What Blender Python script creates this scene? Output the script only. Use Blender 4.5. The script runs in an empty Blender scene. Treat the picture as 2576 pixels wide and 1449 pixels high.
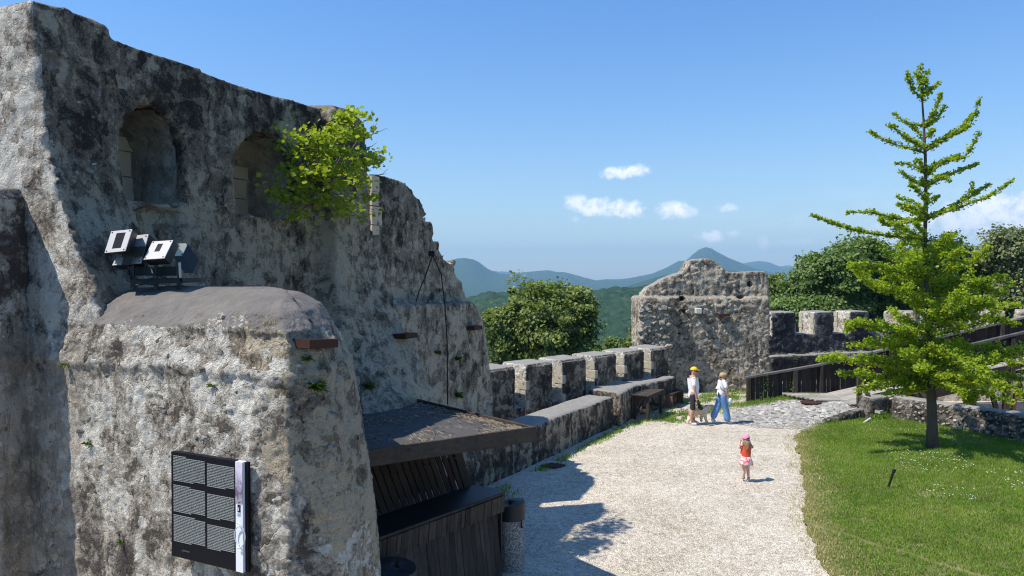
import bpy, bmesh, math, random
import numpy as np
from mathutils import Vector, Matrix, noise as mnoise
from mathutils.bvhtree import BVHTree
R = math.radians
SC = bpy.context.scene
COL = SC.collection
rng = np.random.default_rng(7)
random.seed(7)

# ------------------------------------------------------------------ camera
EYE = 4.55
FPX = 1860.0
PITCH = math.atan(24.5 / FPX)
cam_d = bpy.data.cameras.new('camera')
cam_d.sensor_width = 36.0
cam_d.lens = 36.0 * FPX / 2576.0
cam_d.clip_start = 0.1
cam_d.clip_end = 40000
cam = bpy.data.objects.new('camera', cam_d)
COL.objects.link(cam)
cam.location = (0, 0, EYE)
cam.rotation_euler = (R(90) - PITCH, 0, 0)
SC.camera = cam

# ------------------------------------------------------------------ light
SUN_DIR = Vector((-0.62, -0.165, 1.0)).normalized()      # towards the sun
SUN_EL = math.asin(SUN_DIR.z)
SUN_AZ = math.atan2(SUN_DIR.x, SUN_DIR.y)
SC.view_settings.view_transform = 'Standard'
SC.view_settings.look = 'None'
SC.view_settings.exposure = 0.40
SC.view_settings.gamma = 1.0
SC.view_settings.use_curve_mapping = False
SC.cycles.max_bounces = 6
SC.cycles.diffuse_bounces = 3
SC.cycles.glossy_bounces = 2
SC.cycles.transmission_bounces = 3
SC.cycles.transparent_max_bounces = 6
SC.cycles.volume_bounces = 0
SC.cycles.use_denoising = True
SC.cycles.denoising_prefilter = 'NONE'
SC.cycles.filter_width = 1.15
sun_d = bpy.data.lights.new('sun', 'SUN')
sun_d.energy = 5.0
sun_d.angle = R(0.53)
sun_d.color = (1.0, 0.94, 0.84)
sun = bpy.data.objects.new('sun', sun_d)
COL.objects.link(sun)
sun.rotation_euler = (-SUN_DIR).to_track_quat('-Z', 'Y').to_euler()

world = bpy.data.worlds.new('World')
SC.world = world
world.use_nodes = True


class NT:
    """tiny node-tree writer"""
    def __init__(s, tree):
        s.t = tree
        s.n = tree.nodes
        s.l = tree.links

    def put(s, node, key, v):
        if v is None:
            return
        sock = node.inputs[key]
        if isinstance(v, bpy.types.NodeSocket):
            s.l.new(v, sock)
        else:
            if sock.type == 'RGBA' and len(v) == 3:
                v = (*v, 1)
            sock.default_value = v

    def node(s, kind, ins=None, **props):
        n = s.n.new(kind)
        for k, v in props.items():
            setattr(n, k, v)
        for k, v in (ins or {}).items():
            s.put(n, k, v)
        return n

    def m(s, op, a, b=None, c=None, clamp=False):
        n = s.n.new('ShaderNodeMath')
        n.operation = op
        n.use_clamp = clamp
        for i, v in enumerate((a, b, c)):
            s.put(n, i, v)
        return n.outputs[0]

    def vm(s, op, a, b=None):
        n = s.n.new('ShaderNodeVectorMath')
        n.operation = op
        s.put(n, 0, a)
        s.put(n, 1, b)
        return n.outputs[0]

    def mix(s, f, a, b, blend='MIX'):
        n = s.n.new('ShaderNodeMix')
        n.data_type = 'RGBA'
        n.blend_type = blend
        s.put(n, 0, f)
        s.put(n, 6, a)
        s.put(n, 7, b)
        return n.outputs[2]

    def ramp(s, f, stops, interp='LINEAR'):
        n = s.n.new('ShaderNodeValToRGB')
        r = n.color_ramp
        r.interpolation = interp
        while len(r.elements) < len(stops):
            r.elements.new(0.5)
        for e, (p, c) in zip(r.elements, stops):
            e.position = p
            e.color = (c, c, c, 1) if isinstance(c, (int, float)) else (*c, 1)
        s.put(n, 0, f)
        return n.outputs[0]

    def sstep(s, v, lo, hi):
        n = s.n.new('ShaderNodeMapRange')
        n.interpolation_type = 'SMOOTHSTEP'
        s.put(n, 0, v)
        s.put(n, 1, lo)
        s.put(n, 2, hi)
        return n.outputs[0]

    def noise(s, vec, scale, detail=4, rough=0.6, dist=0.0, out=0):
        n = s.node('ShaderNodeTexNoise', {'Scale': scale, 'Detail': detail, 'Roughness': rough, 'Distortion': dist})
        s.put(n, 'Vector', vec)
        return n.outputs[out]

    def voro(s, vec, scale, feature='F1', out='Distance', rand=1.0):
        n = s.node('ShaderNodeTexVoronoi', {'Scale': scale, 'Randomness': rand}, feature=feature)
        s.put(n, 'Vector', vec)
        return n.outputs[out]

    def scalev(s, vec, sc):
        return s.vm('MULTIPLY', vec, sc)

    def bump(s, h, strength=0.5, dist=0.02, normal=None):
        n = s.node('ShaderNodeBump', {'Strength': strength, 'Distance': dist})
        s.put(n, 'Height', h)
        if normal is not None:
            s.put(n, 'Normal', normal)
        return n.outputs[0]


# sky: Nishita plus cumulus clouds by direction
w = NT(world.node_tree)
bg = w.n['Background']
sky = w.node('ShaderNodeTexSky', sky_type='NISHITA', sun_disc=False, sun_elevation=SUN_EL, sun_rotation=SUN_AZ,
             altitude=400.0, air_density=1.25, dust_density=0.35, ozone_density=2.6)
tc = w.node('ShaderNodeTexCoord')
gen = tc.outputs['Generated']
sep = w.node('ShaderNodeSeparateXYZ', {0: gen})
az = w.m('ARCTAN2', sep.outputs[0], sep.outputs[1])
el = w.m('ARCSINE', sep.outputs[2])
cn = w.noise(gen, 34.0, 9, 0.62, 0.35)
cn2 = w.noise(gen, 120.0, 5, 0.6, 0.2)
cnn = w.m('ADD', w.m('MULTIPLY', cn, 0.72), w.m('MULTIPLY', cn2, 0.28))
# (px, py, half width px, half height px, opacity)
CLOUDS = [(1550, 436, 42, 13, .85), (1590, 431, 46, 14, .95), (1452, 508, 34, 20, .8), (1490, 522, 52, 20, .95), (1562, 528, 52, 20, 1),
          (1692, 528, 40, 18, 1), (1720, 532, 34, 13, .8), (1826, 523, 26, 9, .6), (1783, 597, 34, 14, .9), (1800, 590, 14, 12, .7), (1848, 588, 22, 9, .4),
          (1918, 610, 20, 17, .6), (1995, 609, 46, 6, .35), (1448, 552, 12, 7, .3),
          (2330, 548, 80, 16, .9), (2450, 562, 115, 42, .95), (2560, 540, 120, 56, 1), (2400, 600, 260, 36, .6), (2680, 520, 120, 60, 1), (2880, 540, 170, 60, .9), (2250, 575, 90, 18, .5),
          (-300, 430, 120, 30, .8), (-900, 380, 160, 40, .8), (3600, 480, 220, 50, .9)]
total = None
for (px, py, hw, hh, op) in CLOUDS:
    a0 = math.atan((px - 1288) / FPX)
    e0 = math.atan((700 - py) / FPX * math.cos(a0))
    sx = 1.15 * hw / FPX * math.cos(a0) ** 2
    sy = 1.25 * hh / FPX * math.cos(a0)
    dx = w.m('MULTIPLY', w.m('SUBTRACT', az, a0), 1 / sx)
    dy = w.m('MULTIPLY', w.m('SUBTRACT', el, e0), 1 / sy)
    r2 = w.m('SQRT', w.m('ADD', w.m('MULTIPLY', dx, dx), w.m('MULTIPLY', dy, dy)))
    f = w.m('SUBTRACT', w.m('MULTIPLY', cnn, 2.8), w.m('ADD', r2, 0.12))
    mk = w.m('MULTIPLY', w.sstep(f, 0.12, 0.85), op)
    total = mk if total is None else w.m('MAXIMUM', total, mk)
# thin veil low on the right
veil = w.m('MULTIPLY', w.sstep(az, 0.12, 0.55), w.m('MULTIPLY', w.sstep(el, 0.16, 0.02), w.sstep(w.noise(w.scalev(gen, (2, 2, 14)), 4.0, 5), 0.3, 0.75)))
total = w.m('MAXIMUM', total, w.m('MULTIPLY', veil, 0.3))
shade = w.ramp(w.noise(gen, 70.0, 6, 0.6, 0.4), [(0.34, (5.6, 6.2, 7.2)), (0.56, (8.8, 8.8, 8.8))])
# colour trim of the clear sky towards the photograph's saturated blue
tint = w.mix(w.sstep(el, -0.02, 0.42), (0.84, 0.90, 0.98), (0.50, 0.80, 1.14))
skyc = w.mix(1.0, sky.outputs[0], tint, 'MULTIPLY')
final = w.mix(total, skyc, shade)
w.l.new(final, bg.inputs[0])
bg.inputs[1].default_value = 0.125


# ------------------------------------------------------------------ placing helpers
def P(px, py, d):
    """world point seen at photo pixel (2576 x 1449 frame) at depth d"""
    x = (px - 1288) / FPX
    y = (724.5 - py) / FPX
    c, s = math.cos(PITCH), math.sin(PITCH)
    fy = c + y * s
    fz = -s + y * c
    k = d / fy
    return Vector((x * k, d, EYE + fz * k))


def G(px, py, z=0.0):
    """point on the horizontal plane z seen at photo pixel"""
    a = P(px, py, 1.0)
    k = (z - EYE) / (a.z - EYE)
    return Vector((a.x * k, k, z))


# ------------------------------------------------------------------ object helpers
def tag(o, label=None, cat=None, group=None, kind=None):
    if label:
        o['label'] = label
    if cat:
        o['category'] = cat
    if group:
        o['group'] = group
    if kind:
        o['kind'] = kind
    return o


def empty(name, loc=(0, 0, 0), rz=0.0, **k):
    o = bpy.data.objects.new(name, None)
    o.location = loc
    o.rotation_euler = (0, 0, rz)
    COL.objects.link(o)
    return tag(o, **k)


def mesh_np(name, v, f, mats=None, smooth=False):
    """mesh from arrays; f is an (n,3) or (n,4) array or a list of index lists"""
    me = bpy.data.meshes.new(name)
    if isinstance(f, np.ndarray):
        n, k = f.shape
        me.vertices.add(len(v))
        me.vertices.foreach_set('co', np.asarray(v, dtype=np.float32).ravel())
        me.loops.add(n * k)
        me.loops.foreach_set('vertex_index', f.astype(np.int32).ravel())
        me.polygons.add(n)
        me.polygons.foreach_set('loop_start', np.arange(0, n * k, k, dtype=np.int32))
        me.polygons.foreach_set('loop_total', np.full(n, k, dtype=np.int32))
        me.update(calc_edges=True)
    else:
        me.from_pydata([tuple(p) for p in v], [], f)
    me.validate()
    if smooth:
        me.polygons.foreach_set('use_smooth', np.ones(len(me.polygons), dtype=bool))
    for m_ in (mats if isinstance(mats, (list, tuple)) else [mats] if mats else []):
        me.materials.append(m_)
    return me


def obj(name, me, parent=None, **k):
    o = bpy.data.objects.new(name, me)
    COL.objects.link(o)
    if parent is not None:
        o.parent = parent
    return tag(o, **k)


class MB:
    """collects simple solids into one mesh"""
    def __init__(s):
        s.v = []
        s.f = []

    def add(s, v, f):
        b = len(s.v)
        s.v += [tuple(p) for p in v]
        s.f += [[i + b for i in q] for q in f]
        return s

    def box(s, c, size, rot=None, taper=1.0):
        hx, hy, hz = size[0] / 2, size[1] / 2, size[2] / 2
        vs = []
        for z, t in ((-hz, 1.0), (hz, taper)):
            for x, y in ((-hx, -hy), (hx, -hy), (hx, hy), (-hx, hy)):
                p = Vector((x * t, y * t, z))
                if rot is not None:
                    p = rot @ p
                vs.append(p + Vector(c))
        return s.add(vs, [[3, 2, 1, 0], [4, 5, 6, 7], [0, 1, 5, 4], [1, 2, 6, 5], [2, 3, 7, 6], [3, 0, 4, 7]])

    def beam(s, a, b, w_, h_, up=(0, 0, 1)):
        """square bar from a to b, w_ across, h_ along up"""
        a, b = Vector(a), Vector(b)
        d = (b - a).normalized()
        up = Vector(up)
        x = d.cross(up)
        if x.length < 1e-4:
            x = d.cross(Vector((0, 1, 0)))
        x.normalize()
        y = x.cross(d).normalized()
        vs = []
        for p in (a, b):
            for i, j in ((-1, -1), (1, -1), (1, 1), (-1, 1)):
                vs.append(p + x * (i * w_ / 2) + y * (j * h_ / 2))
        return s.add(vs, [[0, 1, 2, 3], [7, 6, 5, 4], [0, 4, 5, 1], [1, 5, 6, 2], [2, 6, 7, 3], [3, 7, 4, 0]])

    def tube(s, pts, rad, n=8):
        pts = [Vector(p) for p in pts]
        rads = rad if isinstance(rad, (list, tuple)) else [rad] * len(pts)
        vs, fs = [], []
        prev = None
        for i, p in enumerate(pts):
            d = (pts[min(i + 1, len(pts) - 1)] - pts[max(i - 1, 0)]).normalized()
            ref = prev if prev is not None else (Vector((0, 0, 1)) if abs(d.z) < 0.9 else Vector((1, 0, 0)))
            x = d.cross(ref)
            if x.length < 1e-5:
                x = d.cross(Vector((1, 0, 0)))
            x.normalize()
            y = x.cross(d).normalized()
            prev = y
            for k in range(n):
                a = 2 * math.pi * k / n
                vs.append(p + (x * math.cos(a) + y * math.sin(a)) * rads[i])
        for i in range(len(pts) - 1):
            for k in range(n):
                a, b = i * n + k, i * n + (k + 1) % n
                fs.append([a, b, b + n, a + n])
        fs.append(list(range(n))[::-1])
        fs.append([(len(pts) - 1) * n + k for k in range(n)])
        return s.add(vs, fs)

    def lathe(s, c, prof, n=32):
        """prof: list of (r, z)"""
        vs, fs = [], []
        for r, z in prof:
            for k in range(n):
                a = 2 * math.pi * k / n
                vs.append((c[0] + r * math.cos(a), c[1] + r * math.sin(a), c[2] + z))
        for i in range(len(prof) - 1):
            for k in range(n):
                a, b = i * n + k, i * n + (k + 1) % n
                fs.append([a, b, b + n, a + n])
        fs.append(list(range(n))[::-1])
        fs.append([(len(prof) - 1) * n + k for k in range(n)])
        return s.add(vs, fs)

    def loft(s, levels):
        """levels: list of rings (equal count) of points"""
        n = len(levels[0])
        vs = [p for ring in levels for p in ring]
        fs = []
        for i in range(len(levels) - 1):
            for k in range(n):
                a, b = i * n + k, i * n + (k + 1) % n
                fs.append([a, b, b + n, a + n])
        fs.append(list(range(n))[::-1])
        fs.append([(len(levels) - 1) * n + k for k in range(n)])
        return s.add(vs, fs)

    def mesh(s, name, mat, smooth=False, bevel=0.0):
        me = mesh_np(name, s.v, s.f, mat, smooth)
        if bevel > 0:
            bm = bmesh.new()
            bm.from_mesh(me)
            bmesh.ops.bevel(bm, geom=bm.edges[:], offset=bevel, segments=1, affect='EDGES', clamp_overlap=True)
            bm.to_mesh(me)
            bm.free()
        return me

    def build(s, name, mat, parent=None, smooth=False, bevel=0.0, **k):
        return obj(name, s.mesh(name, mat, smooth, bevel), parent, **k)


def fix_normals(me):
    bm = bmesh.new()
    bm.from_mesh(me)
    bmesh.ops.recalc_face_normals(bm, faces=bm.faces[:])
    bm.to_mesh(me)
    bm.free()


def bake(me, mods):
    """mesh after modifiers: mods is a list of (type, {props})"""
    t = bpy.data.objects.new('temp', me)
    COL.objects.link(t)
    for kind, props in mods:
        md = t.modifiers.new(kind, kind)
        for k, v in props.items():
            setattr(md, k, v)
    bpy.context.view_layer.update()
    dg = bpy.context.evaluated_depsgraph_get()
    out = bpy.data.meshes.new_from_object(t.evaluated_get(dg))
    bpy.data.objects.remove(t)
    return out


def co_of(me):
    a = np.empty(len(me.vertices) * 3, dtype=np.float32)
    me.vertices.foreach_get('co', a)
    return a.reshape(-1, 3).astype(np.float64)


def nrm_of(me):
    a = np.empty(len(me.vertices) * 3, dtype=np.float32)
    me.vertices.foreach_get('normal', a)
    return a.reshape(-1, 3).astype(np.float64)


def set_co(me, c):
    me.vertices.foreach_set('co', c.astype(np.float32).ravel())
    me.update()


# ------------------------------------------------------------------ numpy noise
def _hash(ix, iy, iz, seed):
    h = (ix.astype(np.int64) * 374761393 + iy.astype(np.int64) * 668265263 + iz.astype(np.int64) * 2147483647 + seed * 1274126177) & 0xFFFFFFFF
    h = ((h ^ (h >> 13)) * 1274126177) & 0xFFFFFFFF
    h = ((h ^ (h >> 16)) * 2246822519) & 0xFFFFFFFF
    return (h ^ (h >> 15)) & 0xFFFFFFFF


def vnoise(p, seed=0):
    """value noise -1..1"""
    i = np.floor(p).astype(np.int64)
    f = p - i
    f = f * f * (3 - 2 * f)
    out = 0
    for dx in (0, 1):
        wx = f[:, 0] if dx else 1 - f[:, 0]
        for dy in (0, 1):
            wy = f[:, 1] if dy else 1 - f[:, 1]
            for dz in (0, 1):
                wz = f[:, 2] if dz else 1 - f[:, 2]
                out = out + wx * wy * wz * (_hash(i[:, 0] + dx, i[:, 1] + dy, i[:, 2] + dz, seed) / 4294967295.0)
    return out * 2 - 1


def fbm(p, scale, octv=4, gain=0.5, seed=0):
    out, a, s, tot = 0, 1.0, 1.0 / scale, 0
    for k in range(octv):
        out = out + a * vnoise(p * s + 17.3 * k, seed + k)
        tot += a
        a *= gain
        s *= 2.03
    return out / tot


def ridged(p, scale, octv=3, seed=0):
    out, a, s, tot = 0, 1.0, 1.0 / scale, 0
    for k in range(octv):
        out = out + a * (1 - 2 * np.abs(vnoise(p * s + 9.1 * k, seed + k)))
        tot += a
        a *= 0.5
        s *= 2.1
    return out / tot


def worley(p, scale, seed=0):
    """F1, F2-F1 and a random value of the cell"""
    q = p / scale
    i = np.floor(q).astype(np.int64)
    f1 = np.full(len(q), 9.0)
    f2 = np.full(len(q), 9.0)
    cid = np.zeros(len(q))
    for dx in (-1, 0, 1):
        for dy in (-1, 0, 1):
            for dz in (-1, 0, 1):
                cx, cy, cz = i[:, 0] + dx, i[:, 1] + dy, i[:, 2] + dz
                ox = _hash(cx, cy, cz, seed) / 4294967295.0
                oy = _hash(cx, cy, cz, seed + 5) / 4294967295.0
                oz = _hash(cx, cy, cz, seed + 9) / 4294967295.0
                d = np.sqrt((cx + ox - q[:, 0]) ** 2 + (cy + oy - q[:, 1]) ** 2 + (cz + oz - q[:, 2]) ** 2)
                n1 = d < f1
                f2 = np.where(n1, f1, np.minimum(f2, d))
                cid = np.where(n1, ox, cid)
                f1 = np.where(n1, d, f1)
    return f1, f2 - f1, cid


# ------------------------------------------------------------------ materials
def new_mat(name):
    m = bpy.data.materials.new(name)
    m.use_nodes = True
    t = NT(m.node_tree)
    b = t.n['Principled BSDF']
    b.inputs['Specular IOR Level'].default_value = 0.25
    return m, t, b


def pos(t):
    return t.node('ShaderNodeNewGeometry').outputs['Position']


def masonry(name, dark=(.035, .033, .036), mid=(.17, .155, .14), light=(.50, .46, .40), bias=0.0, streak=0.5, zdark=None, grain=1.0,
            warm=0.35, vor=4.5, rough_bump=1.0, lime=0.25, contrast=1.02, bigw=1.05):
    """weathered lime plaster over rubble: black lichen, grey render, pale scars, ochre stone"""
    m, t, b = new_mat(name)
    p = pos(t)
    warp = t.noise(p, 2.2, 4, 0.6, 0.0, 1)
    pw = t.vm('ADD', p, t.scalev(t.vm('SUBTRACT', warp, (.5, .5, .5)), (.5, .5, .5)))
    big = t.noise(pw, 0.75 * grain, 6, 0.6)
    med = t.noise(pw, 3.6 * grain, 7, 0.66, 0.4)
    fin = t.noise(p, 26.0 * grain, 8, 0.75, 0.3)
    stk = t.noise(t.scalev(pw, (3.5, 3.5, 0.55)), 1.3 * grain, 6, 0.65)
    vd = t.voro(t.scalev(pw, (1, 1, 1.35)), vor, 'F1', 'Distance')
    vc = t.voro(t.scalev(pw, (1, 1, 1.35)), vor, 'F1', 'Color')
    edge = t.voro(t.scalev(pw, (1, 1, 1.35)), vor, 'DISTANCE_TO_EDGE', 'Distance')
    vs = t.node('ShaderNodeSeparateColor', {0: vc})
    k = t.m('MULTIPLY', big, bigw)
    k = t.m('ADD', k, t.m('MULTIPLY', med, 1.15))
    k = t.m('ADD', k, t.m('MULTIPLY', stk, streak))
    k = t.m('ADD', k, t.m('MULTIPLY', fin, 0.95))
    k = t.m('ADD', k, t.m('MULTIPLY', vs.outputs[0], 0.28))
    k = t.m('SUBTRACT', k, (bigw + 1.15 + streak + 0.95 + 0.28) / 2 - 0.5 - bias)
    k = t.m('ADD', t.m('MULTIPLY', t.m('SUBTRACT', k, 0.5), contrast), 0.5)
    if zdark:
        z = t.node('ShaderNodeSeparateXYZ', {0: p}).outputs[2]
        zz = t.m('ADD', z, t.m('MULTIPLY', t.m('SUBTRACT', stk, 0.5), 2.2))
        k = t.m('SUBTRACT', k, t.m('MULTIPLY', t.sstep(zz, zdark[0], zdark[1]), zdark[2]))
    col = t.ramp(k, [(0.20, dark), (0.35, tuple(.7 * a + .3 * c for a, c in zip(dark, mid))), (0.41, tuple(.9 * c for c in mid)), (0.56, tuple(1.05 * c for c in mid)),
                     (0.61, tuple(.35 * a + .65 * c for a, c in zip(mid, light))), (0.80, light)])
    och = t.sstep(t.noise(pw, 1.7, 6, 0.75, 0.3), 0.62, 0.74)
    col = t.mix(t.m('MULTIPLY', och, warm), col, (.30, .195, .125))
    lm = t.m('MULTIPLY', t.sstep(t.noise(t.scalev(pw, (2.4, 2.4, .7)), 1.1, 6, 0.7, 0.6), 0.6, 0.72), lime)
    col = t.mix(lm, col, (.58, .56, .53))
    crack = t.sstep(edge, 0.0, 0.045)
    pit = t.sstep(t.noise(p, 7.5 * grain, 5, 0.75, 0.2), 0.27, 0.40)
    col = t.mix(t.m('MULTIPLY', t.m('SUBTRACT', 1.0, crack), 0.14), col, (.05, .045, .04))
    col = t.mix(t.m('MULTIPLY', t.m('SUBTRACT', 1.0, pit), 0.55), col, (.03, .028, .026))
    t.put(b, 'Base Color', col)
    b.inputs['Roughness'].default_value = 0.92
    h = t.m('MULTIPLY', crack, 0.14)
    h = t.m('ADD', h, t.m('MULTIPLY', pit, 0.7))
    h = t.m('ADD', h, t.m('MULTIPLY', t.noise(p, 11.0 * grain, 8, 0.72, 0.5), 1.5))
    h = t.m('ADD', h, t.m('MULTIPLY', t.noise(p, 46.0, 4, 0.7), 0.35))
    t.put(b, 'Normal', t.bump(h, 1.0, 0.06 * rough_bump))
    return m


def plain(name, col, rough=0.7, var=0.25, scale=8.0, bump=0.2, metal=0.0, stretch=(1, 1, 1), obj_space=True, spec=0.25, bd=0.01):
    m, t, b = new_mat(name)
    p = t.node('ShaderNodeTexCoord').outputs['Object'] if obj_space else pos(t)
    p = t.scalev(p, stretch)
    n = t.noise(p, scale, 6, 0.65, 0.2)
    c = t.mix(n, tuple(x * (1 - var) for x in col), tuple(min(1, x * (1 + var)) for x in col))
    t.put(b, 'Base Color', c)
    b.inputs['Roughness'].default_value = rough
    b.inputs['Metallic'].default_value = metal
    b.inputs['Specular IOR Level'].default_value = spec
    if bump:
        t.put(b, 'Normal', t.bump(t.noise(p, scale * 4, 5, 0.7), bump, bd))
    return m


def wood(name, dark, light, scale=1.0, axis=2, rough=0.8, rnd=True):
    m, t, b = new_mat(name)
    p = t.node('ShaderNodeTexCoord').outputs['Object']
    st = [22, 22, 22]
    st[axis] = 1.6
    q = t.scalev(p, tuple(x * scale for x in st))
    if rnd:
        r = t.node('ShaderNodeObjectInfo').outputs['Random']
        q = t.vm('ADD', q, t.node('ShaderNodeCombineXYZ', {0: t.m('MULTIPLY', r, 31.0), 1: t.m('MULTIPLY', r, 17.0), 2: 0.0}).outputs[0])
    g = t.noise(q, 1.0, 6, 0.7, 0.6)
    big = t.noise(p, 2.5, 4, 0.6)
    k = t.m('ADD', t.m('MULTIPLY', g, 0.7), t.m('MULTIPLY', big, 0.4))
    if rnd:
        k = t.m('ADD', k, t.m('MULTIPLY', t.m('SUBTRACT', r, 0.5), 0.22))
    col = t.ramp(k, [(0.33, dark), (0.72, light)])
    t.put(b, 'Base Color', col)
    b.inputs['Roughness'].default_value = rough
    t.put(b, 'Normal', t.bump(g, 0.6, 0.012))
    return m


def leafmat(name, c1, c2, c3=None, trans=0.4, scale=1.2, rough=0.55, spec=0.3):
    m, t, b = new_mat(name)
    p = pos(t)
    big = t.noise(p, scale, 4, 0.6)
    fin = t.node('ShaderNodeAttribute', attribute_name='tone').outputs['Fac']
    k = t.m('ADD', t.m('MULTIPLY', big, 0.5), t.m('MULTIPLY', fin, 0.5))
    col = t.ramp(k, [(0.25, c1), (0.55, c2), (0.8, c3 or c2)])
    t.put(b, 'Base Color', col)
    b.inputs['Roughness'].default_value = rough
    b.inputs['Specular IOR Level'].default_value = spec
    tr = t.node('ShaderNodeBsdfTranslucent')
    t.put(tr, 'Color', t.mix(0.5, col, (c2[0] * 2.2, c2[1] * 2.0, c2[2] * .6)))
    mx = t.node('ShaderNodeMixShader', {0: trans})
    t.l.new(b.outputs[0], mx.inputs[1])
    t.l.new(tr.outputs[0], mx.inputs[2])
    t.l.new(mx.outputs[0], t.n['Material Output'].inputs[0])
    return m


M = {}
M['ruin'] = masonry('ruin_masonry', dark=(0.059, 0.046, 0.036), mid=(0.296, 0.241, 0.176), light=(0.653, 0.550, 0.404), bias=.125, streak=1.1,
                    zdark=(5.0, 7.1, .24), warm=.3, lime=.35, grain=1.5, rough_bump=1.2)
M['tower'] = masonry('tower_masonry', dark=(.12, .10, .085), mid=(.50, .44, .36), light=(.90, .85, .75), bias=0.10, streak=0.9,
                     warm=.25, lime=.6, zdark=(3.95, 4.35, .25), rough_bump=1.5, contrast=1.15, bigw=2.0)
M['pier'] = masonry('pier_sunlit_masonry', dark=(.13, .11, .092), mid=(.52, .455, .375), light=(.90, .85, .75), bias=0.12, streak=0.9,
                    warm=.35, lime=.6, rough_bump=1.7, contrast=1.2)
M['far_ruin'] = masonry('far_ruin_masonry', dark=(0.063, 0.050, 0.039), mid=(0.337, 0.275, 0.202), light=(0.694, 0.589, 0.439), bias=.05, streak=1.0,
                        zdark=(5.2, 6.8, .2), warm=.35, lime=.35, grain=1.3, rough_bump=1.2)
M['parapet'] = masonry('parapet_masonry', dark=(0.037, 0.031, 0.025), mid=(0.128, 0.104, 0.079), light=(0.428, 0.367, 0.275), bias=-.02, streak=1.5, warm=.3, lime=.4, grain=1.3)
M['merlon'] = masonry('merlon_masonry', dark=(0.037, 0.030, 0.024), mid=(0.128, 0.104, 0.077), light=(0.428, 0.357, 0.267), bias=-.02, streak=1.0, warm=.5, lime=.2, grain=1.5)
M['merlon_sunlit'] = masonry('merlon_sunlit_masonry', dark=(.07, .062, .055), mid=(.46, .41, .34), light=(.82, .76, .65), bias=.10, streak=.3, warm=.5, lime=.3, grain=1.8)  # sunlit copy of the merlon masonry, the light is in its colour
M['blackwall'] = masonry('black_masonry', dark=(.016, .017, .020), mid=(.055, .056, .058), light=(.26, .26, .25), bias=-0.04, streak=0.6, warm=.1, lime=.3)
M['gate'] = masonry('gate_masonry', dark=(0.056, 0.045, 0.034), mid=(0.306, 0.256, 0.189), light=(0.734, 0.637, 0.490), bias=.10, streak=.35, warm=.2, lime=.35,
                    grain=1.9, vor=3.6, rough_bump=1.6)
M['rubble'] = masonry('mortar_masonry', dark=(.03, .027, .024), mid=(.10, .088, .074), light=(.30, .265, .22), bias=-.03, streak=.4, warm=.3, lime=.15, grain=1.4)
M['cap'] = plain('cap_mortar', (.25, .235, .21), .95, .35, 5.0, 0.8, obj_space=False, bd=.02)
M['cap_dark'] = plain('weathered_cap', (.16, .145, .13), .95, .5, 3.0, 1.0, obj_space=False, bd=.03)
M['quoin'] = plain('quoin_limestone', (.42, .38, .29), .9, .4, 6.0, 0.5, obj_space=False, bd=.01)
M['sandstone'] = plain('jamb_sandstone', (.60, .47, .34), .9, .25, 7.0, 0.4, obj_space=False)


def stonemat(name, cols, bump=0.6):
    m, t, b = new_mat(name)
    r = t.node('ShaderNodeObjectInfo').outputs['Random']
    p = pos(t)
    c = t.ramp(r, [(i / (len(cols) - 1), c_) for i, c_ in enumerate(cols)])
    n = t.noise(p, 9.0, 6, 0.7, 0.4)
    c = t.mix(t.sstep(n, 0.35, 0.7), t.mix(0.75, c, (.04, .038, .036)), c)
    t.put(b, 'Base Color', c)
    b.inputs['Roughness'].default_value = 0.9
    t.put(b, 'Normal', t.bump(t.noise(p, 30.0, 6, 0.7), bump, .015))
    return m


M['stone'] = stonemat('rubble_stone', [(.10, .095, .09), (.20, .19, .175), (.32, .30, .27), (.48, .45, .40), (.17, .15, .13), (.38, .33, .27)])
M['stone_warm'] = stonemat('pale_rubble_stone', [(.22, .20, .17), (.45, .41, .34), (.55, .51, .44), (.33, .27, .20), (.25, .23, .21)])
M['stone_round'] = stonemat('round_rubble_stone', [(.36, .33, .29), (.52, .48, .42), (.42, .36, .27), (.28, .26, .24), (.48, .44, .38)])
M['cobble'] = stonemat('cobble_stone', [(.34, .33, .31), (.46, .44, .40), (.42, .41, .39), (.56, .52, .45), (.50, .45, .38)])

M['wood_dark'] = wood('dark_wood', (.012, .009, .007), (.065, .048, .036))
M['wood_grey'] = wood('weathered_board', (.016, .012, .010), (.080, .062, .048))
M['wood_greyx'] = wood('weathered_beam', (.020, .015, .011), (.085, .066, .050), axis=0)
M['wood_red'] = wood('reddish_wood', (.09, .042, .026), (.22, .12, .08))
M['wood_redx'] = wood('brown_slat', (.020, .011, .008), (.055, .032, .022))
M['wood_pale'] = wood('pale_plank', (.20, .185, .16), (.42, .39, .34), axis=0)
M['fence'] = wood('blackened_board', (.008, .007, .007), (.042, .034, .028))
M['fence_cap'] = wood('grey_rail', (.05, .045, .04), (.22, .20, .18), axis=0)
M['rust'] = plain('rusted_steel', (.055, .022, .015), .75, .4, 10.0, .3)
M['steel_dark'] = plain('dark_steel', (.018, .018, .020), .5, .2, 5.0, 0, spec=.4)
M['steel'] = plain('bare_steel', (.50, .48, .47), .42, .12, 12.0, .1, spec=.5)
M['steel_cream'] = plain('cream_steel', (.62, .58, .44), .5, .1, 12.0, .1)
M['cable'] = plain('black_cable', (.012, .012, .012), .6, .1, 5, 0)
M['foil'] = plain('roof_foil', (.080, .074, .070), .62, .5, 3.0, .8, spec=.3, bd=.04)
M['straw'] = plain('dry_twigs', (.30, .25, .19), .9, .55, 9.0, 0, obj_space=False)
M['rubber'] = plain('black_cover', (.009, .010, .013), .45, .3, 3.0, .2, spec=.4, bd=.02)
M['panel_black'] = plain('sign_black', (.007, .007, .010), .55, .1, 3, 0, spec=.15)
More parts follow.
